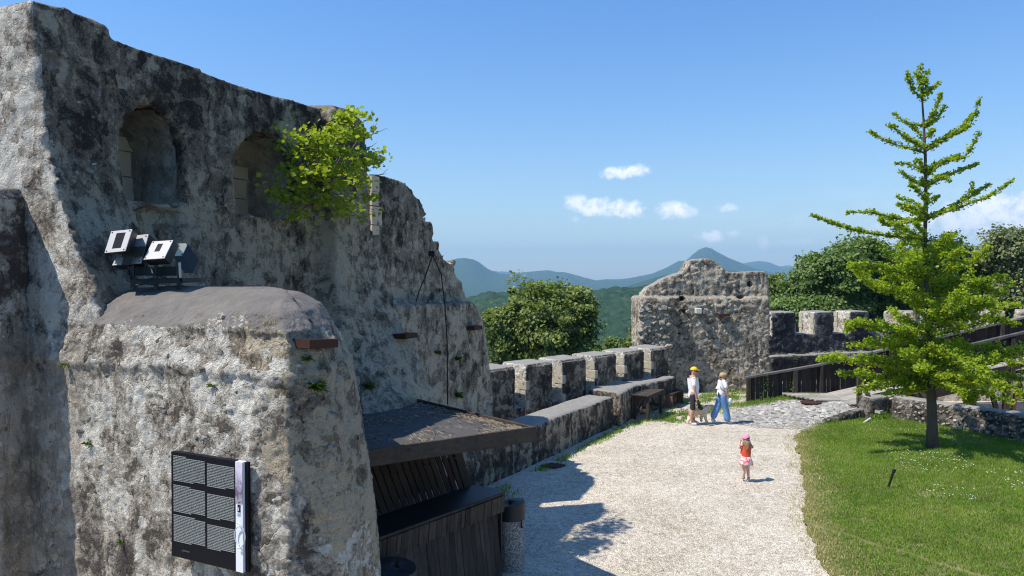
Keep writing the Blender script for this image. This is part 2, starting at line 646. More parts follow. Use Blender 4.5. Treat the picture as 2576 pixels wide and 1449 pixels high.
M['panel_white'] = plain('sign_white', (.80, .79, .82), .5, .03, 3, 0)
M['ink_grey'] = plain('sign_text_grey', (.27, .29, .28), .6, .3, 60, 0)
M['clearglass'] = plain('pale_plastic', (.55, .60, .62), .25, .2, 20, 0, spec=.6)

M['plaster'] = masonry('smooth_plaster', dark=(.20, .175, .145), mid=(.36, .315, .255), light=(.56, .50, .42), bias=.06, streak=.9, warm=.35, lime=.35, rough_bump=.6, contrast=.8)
# terrazzo bin
m_, t_, b_ = new_mat('washed_aggregate')
p_ = t_.node('ShaderNodeTexCoord').outputs['Object']
v_ = t_.voro(p_, 75, 'F1', 'Color')
v2 = t_.node('ShaderNodeSeparateColor', {0: v_}).outputs[0]
t_.put(b_, 'Base Color', t_.ramp(v2, [(0, (.10, .085, .075)), (.4, (.24, .21, .18)), (.75, (.34, .31, .27)), (1, (.52, .49, .45))]))
b_.inputs['Roughness'].default_value = .9
t_.put(b_, 'Normal', t_.bump(t_.voro(p_, 75, 'F1', 'Distance'), .7, .006))
M['aggregate'] = m_

# gravel
m_, t_, b_ = new_mat('gravel')
p_ = pos(t_)
v1 = t_.node('ShaderNodeSeparateColor', {0: t_.voro(p_, 42, 'F1', 'Color')})
vd_ = t_.voro(p_, 42, 'F1', 'Distance')
vb = t_.node('ShaderNodeSeparateColor', {0: t_.voro(p_, 17, 'F1', 'Color')})
big_ = t_.noise(p_, .55, 5, .6)
med_ = t_.noise(p_, 4.0, 6, .7)
k_ = t_.m('ADD', t_.m('MULTIPLY', v1.outputs[0], .40), t_.m('MULTIPLY', vb.outputs[1], .22))
k_ = t_.m('ADD', k_, t_.m('MULTIPLY', med_, .45))
k_ = t_.m('ADD', k_, t_.m('SUBTRACT', t_.m('MULTIPLY', big_, .52), .11))
c_ = t_.ramp(k_, [(.30, (.21, .175, .13)), (.52, (.40, .345, .265)), (.72, (.52, .46, .37)), (.95, (.70, .64, .54))])
dirt = t_.sstep(t_.noise(p_, 1.6, 6, .7, .5), .56, .70)
c_ = t_.mix(t_.m('MULTIPLY', dirt, .38), c_, (.27, .215, .15))
t_.put(b_, 'Base Color', c_)
b_.inputs['Roughness'].default_value = .95
h_ = t_.m('ADD', t_.m('MULTIPLY', t_.m('SUBTRACT', 1.0, vd_), 1.0), t_.m('MULTIPLY', med_, 1.2))
t_.put(b_, 'Normal', t_.bump(h_, .9, .02))
M['gravel'] = m_

# cobble bed
m_, t_, b_ = new_mat('cobble_bed')
p_ = t_.scalev(pos(t_), (1, .8, 1))
e_ = t_.voro(p_, 5.2, 'DISTANCE_TO_EDGE', 'Distance')
cc = t_.node('ShaderNodeSeparateColor', {0: t_.voro(p_, 5.2, 'F1', 'Color')}).outputs[0]
c_ = t_.ramp(cc, [(0, (.30, .29, .27)), (.4, (.43, .41, .37)), (.7, (.50, .47, .41)), (1, (.62, .57, .49))])
c_ = t_.mix(t_.sstep(t_.noise(p_, 6, 6, .7), .4, .7), t_.mix(.5, c_, (.2, .19, .18)), c_)
c_ = t_.mix(t_.sstep(e_, 0.0, .06), (.22, .205, .18), c_)
t_.put(b_, 'Base Color', c_)
b_.inputs['Roughness'].default_value = .9
t_.put(b_, 'Normal', t_.bump(t_.m('ADD', t_.sstep(e_, 0, .16), t_.m('MULTIPLY', t_.noise(p_, 40, 4), .3)), .7, .03))
M['cobble_bed'] = m_

# soil under grass
m_, t_, b_ = new_mat('turf')
p_ = pos(t_)
n1 = t_.noise(p_, 1.1, 6, .65, .3)
n2 = t_.noise(p_, 11, 8, .85)
c_ = t_.ramp(t_.m('ADD', t_.m('MULTIPLY', n1, .5), t_.m('MULTIPLY', n2, .5)),
             [(.34, (.07, .075, .025)), (.46, (.15, .17, .045)), (.56, (.26, .24, .10)), (.66, (.42, .35, .20))])
t_.put(b_, 'Base Color', c_)
b_.inputs['Roughness'].default_value = 1.0
t_.put(b_, 'Normal', t_.bump(n2, 1.0, .05))
M['turf'] = m_
M['grass'] = leafmat('grass_blade', (.085, .165, .015), (.17, .285, .028), (.33, .38, .07), trans=.4, scale=.9, rough=.6)
M['grass_dry'] = leafmat('dry_grass_blade', (.24, .26, .06), (.44, .38, .18), (.66, .56, .34), trans=.3, scale=1.5, rough=.7)
M['daisy'] = plain('daisy_petals', (.85, .85, .80), .7, .05, 5, 0)
M['dandelion'] = plain('yellow_petals', (.75, .60, .03), .7, .1, 5, 0)
M['ginkgo'] = leafmat('ginkgo_leaf', (.15, .24, .015), (.27, .37, .022), (.42, .48, .04), trans=.5, scale=1.4)
M['shrub'] = leafmat('shrub_leaf', (.13, .20, .018), (.27, .36, .028), (.45, .52, .06), trans=.4, scale=2.0)
M['walnut'] = leafmat('walnut_leaf', (.08, .125, .022), (.17, .22, .04), (.30, .33, .09), trans=.3, scale=.5)
M['locust'] = leafmat('locust_leaf', (.07, .125, .03), (.13, .20, .045), (.20, .27, .07), trans=.3, scale=.35)
M['locust_grey'] = leafmat('greyish_leaf', (.11, .14, .055), (.19, .22, .09), (.29, .31, .15), trans=.3, scale=.35)
M['lightleaf'] = leafmat('pale_leaf', (.10, .15, .04), (.17, .22, .06), (.26, .30, .09), trans=.4, scale=.8)
M['weed'] = leafmat('weed_leaf', (.05, .10, .015), (.10, .16, .025), (.16, .21, .04), trans=.35, scale=4)
M['bark'] = plain('bark', (.105, .085, .07), .95, .5, 9.0, 1.0, stretch=(1, 1, .3), obj_space=False, bd=.02)
M['twig'] = plain('thin_branch', (.16, .13, .11), .9, .3, 9.0, 0, obj_space=False)


# ------------------------------------------------------------------ the ruined palace wall, in wall coordinates
WO = np.array([-4.83, 9.0])
WU = np.array([0.3907, 0.9205])
WN = np.array([0.9205, -0.3907])


def W(s, o, z):
    p = WO + WU * s + WN * o
    return (p[0], p[1], z)


def W_at(px, py, o=0.0):
    """point on the wall plane (offset o towards the court) seen at a photo pixel"""
    a = P(px, py, 1.0) - Vector((0, 0, EYE))
    b = WO + WN * o
    # b + WU*s = k*(a.x, a.y)
    det = a.x * (-WU[1]) + WU[0] * a.y
    k = (b[0] * (-WU[1]) + WU[0] * b[1]) / det
    return Vector((a.x * k, a.y * k, EYE + a.z * k))


def slab(mb, prof, o0, o1):
    """prism of profile (s, z) between offsets o0 (front) and o1 (back)"""
    a = [W(s, o0, z) for s, z in prof]
    b = [W(s, o1, z) for s, z in prof]
    return mb.loft([a, b])


def crust(me, seed, a_big=.05, a_mid=.035, a_fine=.015, stone=.03, st_scale=.28, mid_scale=.32):
    """weathered relief pushed into a dense mesh"""
    c = co_of(me)
    n = nrm_of(me)
    q = c + 0.12 * np.stack([vnoise(c * 2.1, seed + 70), vnoise(c * 2.1, seed + 71), vnoise(c * 2.1, seed + 72)], 1)
    top = np.clip((n[:, 2] - .55) / .3, 0, 1)          # smooth mortar caps keep calmer
    d = a_big * fbm(c, 1.3, 3, .5, seed)
    d = d + a_mid * ridged(q * np.array([1.0, 1.0, .62]), mid_scale, 4, seed + 11) * (1 - .75 * top)
    if stone:
        f1, f21, cid = worley(q * np.array([1, 1, 1.35]), st_scale, seed + 3)
        mask = np.clip(fbm(c, 1.0, 3, .6, seed + 31) * 2.2 + .5, 0, 1) * (1 - .8 * top)
        d = d + stone * mask * (np.minimum(f21 * 2.6, 1.0) * (.5 + .9 * cid) - .5)
    d = d + a_fine * fbm(c, .075, 3, .65, seed + 50) * (1 - .6 * top)
    set_co(me, c + n * d[:, None])
    return me


def remeshed(mb, voxel, cutters=None, smooth=0):
    me = mesh_np('solid', mb.v, mb.f)
    fix_normals(me)
    if cutters:
        cm = mesh_np('cut', cutters.v, cutters.f)
        fix_normals(cm)
        co = bpy.data.objects.new('cut', cm)
        COL.objects.link(co)
        me = bake(me, [('BOOLEAN', dict(operation='DIFFERENCE', object=co, solver='EXACT', use_self=True))])
        bpy.data.objects.remove(co)
    mods = [('REMESH', dict(mode='VOXEL', voxel_size=voxel, use_smooth_shade=False))]
    if smooth:
        mods.append(('SMOOTH', dict(iterations=smooth, factor=.5)))
    return bake(me, mods)


def sunlit_faces(me, mat, d, thr=.6):
    """sunlight put into the colour: paler masonry on the faces turned towards d"""
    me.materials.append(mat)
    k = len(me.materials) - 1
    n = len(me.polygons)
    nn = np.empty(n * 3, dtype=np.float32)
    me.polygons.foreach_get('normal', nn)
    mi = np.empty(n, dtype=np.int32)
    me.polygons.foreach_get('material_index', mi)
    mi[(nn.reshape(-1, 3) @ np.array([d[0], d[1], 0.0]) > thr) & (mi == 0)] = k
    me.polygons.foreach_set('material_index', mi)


def two_tone(me, wall, cap, seed=0, zmin=-9, thr=.72):
    """wall material, with the mortar cap on upward faces"""
    me.materials.clear()
    me.materials.append(wall)
    me.materials.append(cap)
    n = len(me.polygons)
    nn = np.empty(n * 3, dtype=np.float32)
    cc = np.empty(n * 3, dtype=np.float32)
    me.polygons.foreach_get('normal', nn)
    me.polygons.foreach_get('center', cc)
    nn = nn.reshape(-1, 3)
    cc = cc.reshape(-1, 3).astype(np.float64)
    up = (nn[:, 2] + .25 * fbm(cc, .35, 3, .6, seed + 5) > thr) & (cc[:, 2] > zmin)
    me.polygons.foreach_set('material_index', up.astype(np.int32))
    me.polygons.foreach_set('use_smooth', np.ones(n, dtype=bool))
    me.update()
    return me


BVH = {}


def register(o):
    me = o.data
    n = len(me.polygons)
    v = [Vector(x) for x in co_of(me)]
    BVH[o.name] = BVHTree.FromPolygons(v, [tuple(p.vertices) for p in me.polygons])
    return o


def seen(name, px, py):
    """first point of a registered surface along the photo ray: location, normal"""
    o = Vector((0, 0, EYE))
    d = (P(px, py, 10.0) - o).normalized()
    loc, nrm, _i, _d = BVH[name].ray_cast(o, d, 200)
    return loc, nrm


# --- palace wall (upper wall, pier at its near end, middle buttress)
body, cut = MB(), MB()
ZT = 7.45
slab(body, [(-1.0, -.3), (4.2, -.3), (4.2, ZT + .02), (3.3, ZT - .02), (2.0, ZT - .06), (.9, ZT), (-.05, ZT - .02), (-.1, ZT + .13), (-.6, ZT + .16), (-1.0, ZT + .12)], 0, -1.32)
for s0, s1, zb, za, zc in ((.06, 1.07, 5.52, 6.35, 6.80), (1.97, 3.32, 5.50, 6.35, 6.80)):
    pr = [(s0, zb), (s1, zb), (s1, za)] + [(s0 + (s1 - s0) * (1 - k / 6), za + (zc - za) * math.sin(math.pi * k / 6) ** .8) for k in range(1, 6)] + [(s0, za)]
    slab(cut, pr, .5, -1.0)
slab(cut, [(.2, 5.75), (.75, 5.75), (.75, 6.35), (.2, 6.35)], -.9, -1.6)
slab(cut, [(2.2, 5.65), (2.95, 5.65), (2.95, 6.45), (2.2, 6.45)], -.9, -1.6)
slab(cut, [(.3, 4.95), (.98, 4.95), (.98, 5.46), (.3, 5.46)], .5, -.14)
# near pier, battered towards the court and the camera
pier = []
for z, c0, c1, k in ((-.3, (-3.9, 7.4), (-2.6, 9.3), 1), (3.6, (-4.05, 7.5), (-3.2, 9.2), 1), (4.2, (-4.26, 7.62), W(.5, .42, 0)[:2], 1), (4.55, (-4.42, 7.72), W(.42, .30, 0)[:2], 1),
                     (4.97, (-4.66, 7.84), W(.38, .13, 0)[:2], 1), (5.5, (-4.87, 7.94), W(.10, .06, 0)[:2], 1), (5.9, (-5.0, 8.0), W(.03, .04, 0)[:2], 1),
                     (6.8, (-5.13, 8.06), W(0, .03, 0)[:2], 1), (7.50, (-5.22, 8.11), W(-.1, .03, 0)[:2], 1), (7.62, (-5.32, 8.22), W(-.2, -.08, 0)[:2], 1)):
    l0 = (c0[0] - 2.4, c0[1] + 1.06)
    zz = z
    pier.append([(c0[0], c0[1], zz), (c1[0], c1[1], zz), (-6.2, 10.6, zz), (-8.0, 10.0, zz), (l0[0], l0[1], zz - (.12 if z > 7 else 0))])
body.loft(pier)
# buttress in the middle
but = []
for z, oa, sb, ob, sa in ((-.3, 1.9, 5.9, 1.95, 3.4), (2.0, 1.35, 5.6, 1.5, 3.6), (3.0, .95, 5.4, 1.17, 3.75), (3.6, .62, 5.3, .85, 3.85), (4.4, .42, 5.25, .48, 3.92), (5.4, .36, 5.22, .20, 3.95),
                          (6.6, .34, 5.2, .13, 3.97), (7.38, .30, 5.18, .10, 3.98), (7.52, .18, 5.1, .0, 4.1)):
    but.append([W(sa, oa * .9, z), W(sa + .35, oa, z), W(sb, ob, z), W(sb - (1.15 if z > 5 else 0), -1.3, z), W(sa - .5, -1.3, z)])
body.loft(but)
# low wall between the buttress foot and the tower (dark recess below the middle buttress)
slab(body, [(3.2, -.3), (6.4, -.3), (6.2, 3.3), (5.4, 3.55), (3.2, 3.75)], .62, -1.0)
me = remeshed(body, .045, cut, 1)
crust(me, 3, .045, .026, .016, .020, .24, .24)
two_tone(me, M['ruin'], M['cap_dark'], 1, 7.2)
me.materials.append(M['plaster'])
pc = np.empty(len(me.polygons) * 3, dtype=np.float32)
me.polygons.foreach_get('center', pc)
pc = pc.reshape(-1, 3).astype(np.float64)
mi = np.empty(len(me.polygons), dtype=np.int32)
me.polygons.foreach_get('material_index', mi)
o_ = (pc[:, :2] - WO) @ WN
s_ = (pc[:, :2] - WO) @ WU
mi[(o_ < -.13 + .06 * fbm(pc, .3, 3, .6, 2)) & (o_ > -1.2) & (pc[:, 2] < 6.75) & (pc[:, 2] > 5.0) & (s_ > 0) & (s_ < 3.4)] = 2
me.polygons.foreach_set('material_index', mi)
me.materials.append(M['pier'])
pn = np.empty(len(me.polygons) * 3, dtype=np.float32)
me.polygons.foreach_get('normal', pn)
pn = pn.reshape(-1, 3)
mi[(s_ < .5) & (mi == 0) & (-.42 * pn[:, 0] - .9 * pn[:, 1] + .25 * fbm(pc, .35, 3, .6, 8) > .45)] = 3  # sunlight painted in: paler masonry on the pier faces turned to the sun
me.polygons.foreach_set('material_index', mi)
palace = obj('palace_wall', me, label='tall ruined stone wall with two arched window niches, behind the floodlights', cat='ruined wall')
register(palace)

# tan jamb blocks in the niches
for (s0, zs) in ((3.0, (5.52, 5.86, 6.18, 6.40)), (.78, (5.6, 5.95, 6.3, 6.5))):
    for k in range(3):
        b = MB()
        z0, z1 = zs[k] + .008, zs[k + 1] - .008
        w_ = .27 - .04 * (k % 2)
        a = [W(s0 - .05, -.93, z0), W(s0 + w_, -.93, z0), W(s0 + w_, -1.33, z0), W(s0 - .05, -1.33, z0)]
        c = [(x, y, z1) for x, y, _ in a]
        b.loft([a, c])
        m_ = b.mesh('jamb_block', M['sandstone'])
        fix_normals(m_)
        obj('jamb_block', m_, palace)

# --- far gable wall with the broken edge
body, cut = MB(), MB()
zw = [(5.56, -.3), (11.0, -.3), (11.0, 1.5), (10.9, 2.3), (10.6, 3.3), (10.3, 3.75), (9.9, 3.95), (9.56, 3.98), (9.35, 4.5), (9.0, 4.66), (8.95, 4.9), (8.3, 5.09), (8.25, 5.4),
      (7.95, 5.45), (7.82, 5.75), (7.5, 5.9), (7.39, 6.12), (7.17, 6.28), (6.9, 6.48), (6.6, 6.55), (5.75, 6.55), (5.56, 6.5)]
slab(body, zw, 0, -.95)
slab(body, [(5.2, -.3), (5.7, -.3), (5.7, 5.30), (5.2, 5.36)], 0, -.95)
slab(body, [(5.3, -.3), (10.4, -.3), (10.33, 1.6), (10.15, 2.6), (9.85, 3.35), (9.45, 3.83), (9.2, 3.99), (6.2, 4.02), (5.3, 4.02)], .34, -.4)
me = remeshed(body, .05, None, 1)
# break up the sloping edge
c = co_of(me)
s_ = (c[:, :2] - WO) @ WU
f = np.clip((s_ - 6.8) / .8, 0, 1) * np.clip((c[:, 2] - 3.9) / .4, 0, 1)
f1, f21, cid = worley(c, .30, 77)
n = nrm_of(me)
away = np.clip(n[:, 0] * WU[0] + n[:, 1] * WU[1] + n[:, 2] * .8, 0, 1)
c = c + n * (f * away * (.16 * (cid - .5) + .10 * vnoise(c * 4, 3)))[:, None]
set_co(me, c)
crust(me, 13, .045, .026, .014, .022, .24, .24)
two_tone(me, M['far_ruin'], M['cap_dark'], 1, 6.2, .8)
gable = obj('gable_wall', me, label='ruined stone wall with a broken sloping right edge and a ledge halfway up', cat='ruined wall')
register(gable)
for k, (z0, z1, w_) in enumerate(((5.38, 5.56, .24), (5.575, 5.92, .33), (5.94, 6.2, .22), (6.21, 6.50, .25))):
    b = MB()
    a = [W(5.50, .03, z0), W(5.50 + w_, .03, z0), W(5.50 + w_, -.30, z0), W(5.50, -.30, z0)]
    b.loft([a, [(x, y, z1) for x, y, _ in a]])
    m_ = b.mesh('jamb_block', M['sandstone'])
    fix_normals(m_)
    obj('jamb_block', m_, gable)

# --- the near tower
body = MB()
tw = []
FA = (-6.3, 8.5)
for z, r in ((-.3, (-1.22, 7.3)), (1.7, (-1.30, 7.2)), (2.4, (-1.36, 7.15)), (2.9, (-1.44, 7.1)), (3.6, (-1.56, 7.1)), (3.9, (-1.68, 7.1)), (4.08, (-1.80, 7.15)), (4.26, (-1.95, 7.2)), (4.38, (-2.2, 7.35)), (4.45, (-2.7, 7.9))):
    t = max(0.0, (z - 4.0)) / .45
    ins = .14 * t + .70 * t * t * t
    c = (-1.92 - .25 * t, 6.31 + ins * .75)
    fr = (-.45 * ins, -.89 * ins)
    tw.append([(-5.0 - fr[0], 7.9 - fr[1], z), (-3.2 - fr[0], 7.0 - fr[1], z), (c[0] - .35, c[1] + .17 + .2 * ins, z), (c[0], c[1] + .05 + .2 * ins, z),
               ((c[0] + r[0]) / 2 + .10, (c[1] + r[1]) / 2 - .12, z),
               (r[0], r[1], z), (r[0] - .25, r[1] + 1.2, z + (.0 if z < 4.2 else .0)), (-2.6 - .95 * t, 9.8, z), (-5.2, 9.6, z), (-7.0, 9.2, z), (-7.0, 8.8, z)])
body.loft(tw)
# wall stub on the far left that shades part of the tower
body.loft([[(-5.12, 7.40, -.3), (-5.12, 8.3, -.3), (-8, 8.8, -.3), (-8, 7.5, -.3)], [(-5.2, 7.46, 3.0), (-5.2, 8.3, 3.0), (-8, 8.8, 3.0), (-8, 7.5, 3.0)],
           [(-5.36, 7.6, 5.36), (-5.36, 8.3, 5.46), (-8, 8.8, 5.5), (-8, 7.6, 5.5)], [(-5.44, 7.7, 5.48), (-5.44, 8.3, 5.56), (-8, 8.8, 5.6), (-8, 7.7, 5.6)]])
me = remeshed(body, .021, None, 1)
crust(me, 21, .05, .024, .014, .012, .17, .21)
# string course of lime at z 3.7 to 3.9 and the ragged break under the cap
c = co_of(me)
n = nrm_of(me)
g = np.exp(-((c[:, 2] - 3.72 + .06 * fbm(c, .5, 2, .5, 9)) / .07) ** 2) * .035
br = np.clip(fbm(c, .7, 3, .6, 41) * 3 + .6, 0, 1) * np.exp(-((c[:, 2] - 4.02) / .06) ** 2) * -.03
set_co(me, c + n * ((g + br) * (1 - np.abs(n[:, 2])))[:, None])
two_tone(me, M['tower'], M['cap_dark'], 4, 4.05, .42)
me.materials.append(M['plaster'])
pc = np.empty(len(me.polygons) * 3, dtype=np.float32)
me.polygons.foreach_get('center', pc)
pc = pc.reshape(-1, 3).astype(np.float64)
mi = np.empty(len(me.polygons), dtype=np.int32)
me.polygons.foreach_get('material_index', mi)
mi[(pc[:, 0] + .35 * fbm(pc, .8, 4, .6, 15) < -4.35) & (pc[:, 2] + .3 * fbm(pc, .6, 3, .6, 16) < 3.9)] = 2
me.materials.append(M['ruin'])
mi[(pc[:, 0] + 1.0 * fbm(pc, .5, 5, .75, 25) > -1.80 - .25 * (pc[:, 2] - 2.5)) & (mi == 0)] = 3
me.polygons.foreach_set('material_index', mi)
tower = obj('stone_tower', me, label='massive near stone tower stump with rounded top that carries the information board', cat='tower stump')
register(tower)

# --- stones: shared rock meshes
ROCKS = {}


def rock_set(key, mat, n=8, flat=.55, seed=1, sub=0.75):
    rs = np.random.default_rng(seed)
    out = []
    for k in range(n):
        bm = bmesh.new()
        for i in range(15):
            v = rs.normal(size=3)
            v /= np.linalg.norm(v)
            v = np.sign(v) * np.abs(v) ** sub
            v *= .5 * rs.uniform(.82, 1.0)
            bm.verts.new((v[0], v[1] * flat, v[2] * rs.uniform(.62, .9)))
        g = bmesh.ops.convex_hull(bm, input=bm.verts[:])
        for v in [v for v in bm.verts if not v.link_faces]:
            bm.verts.remove(v)
        bmesh.ops.recalc_face_normals(bm, faces=bm.faces[:])
        me = bpy.data.meshes.new(key)
        bm.to_mesh(me)
        bm.free()
        me.materials.append(mat)
        out.append(me)
    ROCKS[key] = out


rock_set('dark', M['stone'], seed=2)
rock_set('warm', M['stone_warm'], seed=3)
rock_set('round', M['stone_round'], seed=4, sub=.95, flat=.6)
rock_set('cobble', M['cobble'], seed=5, sub=.6)


def put_rock(parent, key, loc, nrm, size, roll=0.0, name='stone', sink=.1, asp=1.0):
    """a flattened rock with its flat axis along the surface normal"""
    y = Vector(nrm).normalized()
    x = Vector((0, 0, 1)).cross(y)
    if x.length < .05:
        x = Vector((1, 0, 0))
    x.normalize()
    z = x.cross(y).normalized()
    rot = Matrix((x, y, z)).transposed()
    rot = rot @ Matrix.Rotation(roll, 3, 'Y')
    o = bpy.data.objects.new(name, random.choice(ROCKS[key]))
    mw = Matrix.Translation(Vector(loc) - y * sink * size) @ rot.to_4x4() @ Matrix.Diagonal((size * asp, size, size, 1))
    COL.objects.link(o)
    o.parent = parent
    o.matrix_world = mw
    return o


def rocks_on(name, parent, count, box, size, key, zpow=1.0, min_gap=.8, sink=.18, rs=None, reject=None, roll=.5):
    """rocks set into a registered surface where photo rays inside a pixel box meet it"""
    rs = rs or random.Random(len(name) + count)
    done, tries = [], 0
    while len(done) < count and tries < count * 30:
        tries += 1
        px, py = rs.uniform(box[0], box[2]), rs.uniform(box[1], box[3])
        if reject and reject(px, py):
            continue
        loc, nrm = seen(name, px, py)
        if loc is None or nrm.z > .6:
            continue
        s_ = rs.uniform(*size)
        if any((loc - q).length < (s_ + r_) * .5 * min_gap for q, r_ in done):
            continue
        done.append((loc, s_))
        put_rock(parent, key, loc, nrm + Vector((rs.uniform(-.2, .2), rs.uniform(-.2, .2), rs.uniform(-.2, .2))), s_, rs.uniform(-roll, roll), sink=sink, asp=rs.uniform(.8, 1.35))
    return done


rocks_on('stone_tower', tower, 190, (120, 800, 900, 1445), (.05, .17), 'warm', sink=.22, reject=lambda x, y: 410 < x < 650 and 1110 < y)
rocks_on('palace_wall', palace, 200, (130, 60, 900, 760), (.07, .19), 'dark', sink=.27)
rocks_on('gable_wall', gable, 150, (940, 470, 1235, 1040), (.10, .26), 'dark', sink=.27)


# ------------------------------------------------------------------ parapet and crenellated walls
def line_frame(a, b):
    a, b = Vector((a[0], a[1], 0)), Vector((b[0], b[1], 0))
    u = (b - a).normalized()
    n = Vector((u.y, -u.x, 0))            # to the right of the direction
    return a, u, n, (b - a).length


def wall_solid(mb, a, b, thick, z0, z1, z1b=None, round_=.07, side=-1):
    """wall whose court face runs a to b; the body lies to the left (side -1); rounded top"""
    a, u, n, L = line_frame(a, b)
    n = n * side
    z1b = z1 if z1b is None else z1b

    def ring(p, zt):
        prof = [(0, z0), (0, zt - round_ * 1.2), (round_ * .35, zt - round_ * .3), (round_ * 1.3, zt), (thick - round_ * 1.3, zt + .02), (thick - round_ * .35, zt - round_ * .3), (thick, zt - round_ * 1.2), (thick, z0)]
        return [p + n * o + Vector((0, 0, z)) for o, z in prof]
    mb.loft([ring(a, z1), ring(a + u * L, z1b)])
    return mb


def finish_wall(mb, name, wall, cap, seed, voxel=.05, a=(.03, .022, .01), stone=.02, zmin=.3, thr=.75, st=.22, **k):
    me = remeshed(mb, voxel, None, 1)
    crust(me, seed, a[0], a[1], a[2], stone, st)
    two_tone(me, wall, cap, seed, zmin, thr)
    o = obj(name, me, **k)
    register(o)
    return o


mb = MB()
PA, PB = Vector((-1.55, 14.35)), Vector((3.10, 22.6))
wall_solid(mb, (PA.x, PA.y), (PB.x, PB.y), .88, -.2, .96, .93)
par1 = finish_wall(mb, 'parapet_wall', M['parapet'], M['cap'], 31, .05,
                   label='low stone parapet with pale flat top beside the gravel, behind the kiosk roof', cat='parapet')
mb = MB()
pr_ = []
for x, y, th in ((3.36, 22.72, 1.2), (3.80, 23.75, 1.3), (4.15, 24.45, 1.35), (5.35, 25.85, 1.35), (5.95, 26.6, 1.35)):
    nn_ = Vector((-.80, .60, 0))
    pr_.append([Vector((x, y, 0)) + nn_ * o_ + Vector((0, 0, z_)) for o_, z_ in ((0, -.2), (0, .92), (.04, .99), (.12, 1.02), (th - .1, 1.04), (th - .02, .98), (th, -.2))])
mb.loft(pr_)
par2 = finish_wall(mb, 'parapet_wall', M['parapet'], M['cap'], 37, .055,
                   label='wider far parapet section behind the wooden table', cat='parapet')
rocks_on('parapet_wall.001', par2, 26, (1500, 1000, 1600, 1072), (.10, .2), 'warm', sink=.25, reject=lambda x, y: x > 1562)

# left crenellated wall: direction from merlon to merlon
MA, MD = Vector((P(1320, 921, 21.5).x, 21.5)), Vector((P(1568, 888, 25.2).x, 25.2))
a, u, n, L = line_frame(MA, MD)
# body below the merlons
mb = MB()
st_ = MA - Vector((u.x, u.y)) * 4.6
en_ = MA + Vector((u.x, u.y)) * 7.2
wall_solid(mb, st_, en_, .95, -3.0, .82, .82, .03)
crenel = finish_wall(mb, 'battlement_wall', M['parapet'], M['cap'], 41, .07, label='crenellated outer wall along the left side behind the parapet', cat='battlement wall')
pitch = L / 3
merl_names = ['nearest', 'second', 'third', 'fourth', 'farthest']
for k in range(-1, 5):
    s0 = k * pitch
    p0 = MA + Vector((u.x, u.y)) * s0
    p1 = p0 + Vector((u.x, u.y)) * 1.22
    mb = MB()
    wall_solid(mb, p0, p1, .93, .6, 2.03, 2.03, .05)
    # extends the merlon face down to the walk
    q0, q1 = Vector((p0.x, p0.y, 0)) - n * .0, Vector((p1.x, p1.y, 0))
    mb.loft([[q0 + n * .04 + Vector((0, 0, 0)), q1 + n * .04, q1 - n * .5, q0 - n * .5], [v + Vector((0, 0, 1.95)) for v in (q0 + n * .04, q1 + n * .04, q1 - n * .5, q0 - n * .5)]])
    me = remeshed(mb, .036, None, 0)
    crust(me, 50 + k, .012, .016, .008, .02, .2)
    two_tone(me, M['merlon'], M['cap'], k, 1.8, .75)
    sunlit_faces(me, M['merlon_sunlit'], -u)
    mo = obj('merlon', me, crenel)
    # corner stones on the near corners
    for j in range(5):
        z0 = .42 + j * .29
        hw = .20 if j % 2 else .27
        b = MB()
        cpt = Vector((p0.x, p0.y, z0 + .14)) + Vector((u.x, u.y, 0)) * (hw / 2 - .035) + n * (-.10)
        rot = Matrix((u, -n, Vector((0, 0, 1)))).transposed()
        b.box((0, 0, 0), (hw * .8, .34 if j % 2 else .26, .272))
        me = b.mesh('corner_stone', M['quoin'], bevel=.015)
        co_ = obj('corner_stone', me, mo)
        co_.matrix_world = Matrix.Translation(cpt) @ rot.to_4x4()
    rr = random.Random(k)
    for j in range(9):
        zz = rr.uniform(1.1, 1.9)
        oo = rr.uniform(.36, .8)
        put_rock(mo, 'warm', Vector((p0.x, p0.y, zz)) - n * oo, -u, rr.uniform(.12, .22), rr.uniform(-.5, .5), sink=.2)

# ------------------------------------------------------------------ gatehouse
GD = 29.0


def gx(px, d=GD):
    return (px - 1288) / FPX * d


def gz(py, d=GD):
    return P(1288, py, d).z


body, cut = MB(), MB()
x0, x1, xr = gx(1612), gx(1686), gx(1948)
zl = gz(748)
fr = [(x0, GD - .0), (x1, GD - .0), (x1, GD + .55), (xr, GD + .55), (xr, GD + 2.2), (x0, GD + 2.2)]
lv = []
for z, i in ((-.3, 0), (zl - .10, 0), (zl - .02, .04), (zl + .02, .14)):
    lv.append([(x0 + i, GD + i, z), (x1 - i * .3, GD + i, z), (x1 - i * .3, GD + .55 + i, z), (xr - i, GD + .55 + i, z), (xr - i, GD + 2.2, z), (x0 + i, GD + 2.2, z)])
body.loft(lv)
gd = GD + .75
pf = [(1622, 756), (1621, 738), (1636, 722), (1680, 698), (1722, 684), (1731, 668), (1738, 656), (1752, 651), (1784, 650), (1797, 656), (1812, 668), (1834, 686), (1870, 684), (1922, 682), (1931, 689), (1934, 756)]
pf = [(gx(a_, gd), gz(b_, gd)) for a_, b_ in pf]
body.loft([[(x, gd, z) for x, z in pf], [(x, gd + 1.1, z) for x, z in pf]])
for (px, py, w_, h_) in ((1672 + 60 + 34, 752, .16, .12), (1735, 745, .22, .14), (1882, 715, .14, .2), (1746, 765, .001, .001)):
    pass
for (px, py, w_, h_, dd) in ((1886, 712, .17, .26, gd), (1714, 752, .26, .16, gd), (1862, 747, .3, .14, gd), (1722, 782, .22, .18, GD + .55), (1710, 838, .18, .16, GD + .55), (1736, 903, .12, .12, GD + .55)):
    cut.box((gx(px, dd), dd, gz(py, dd)), (w_, .7, h_))
me = remeshed(body, .045, cut, 0)
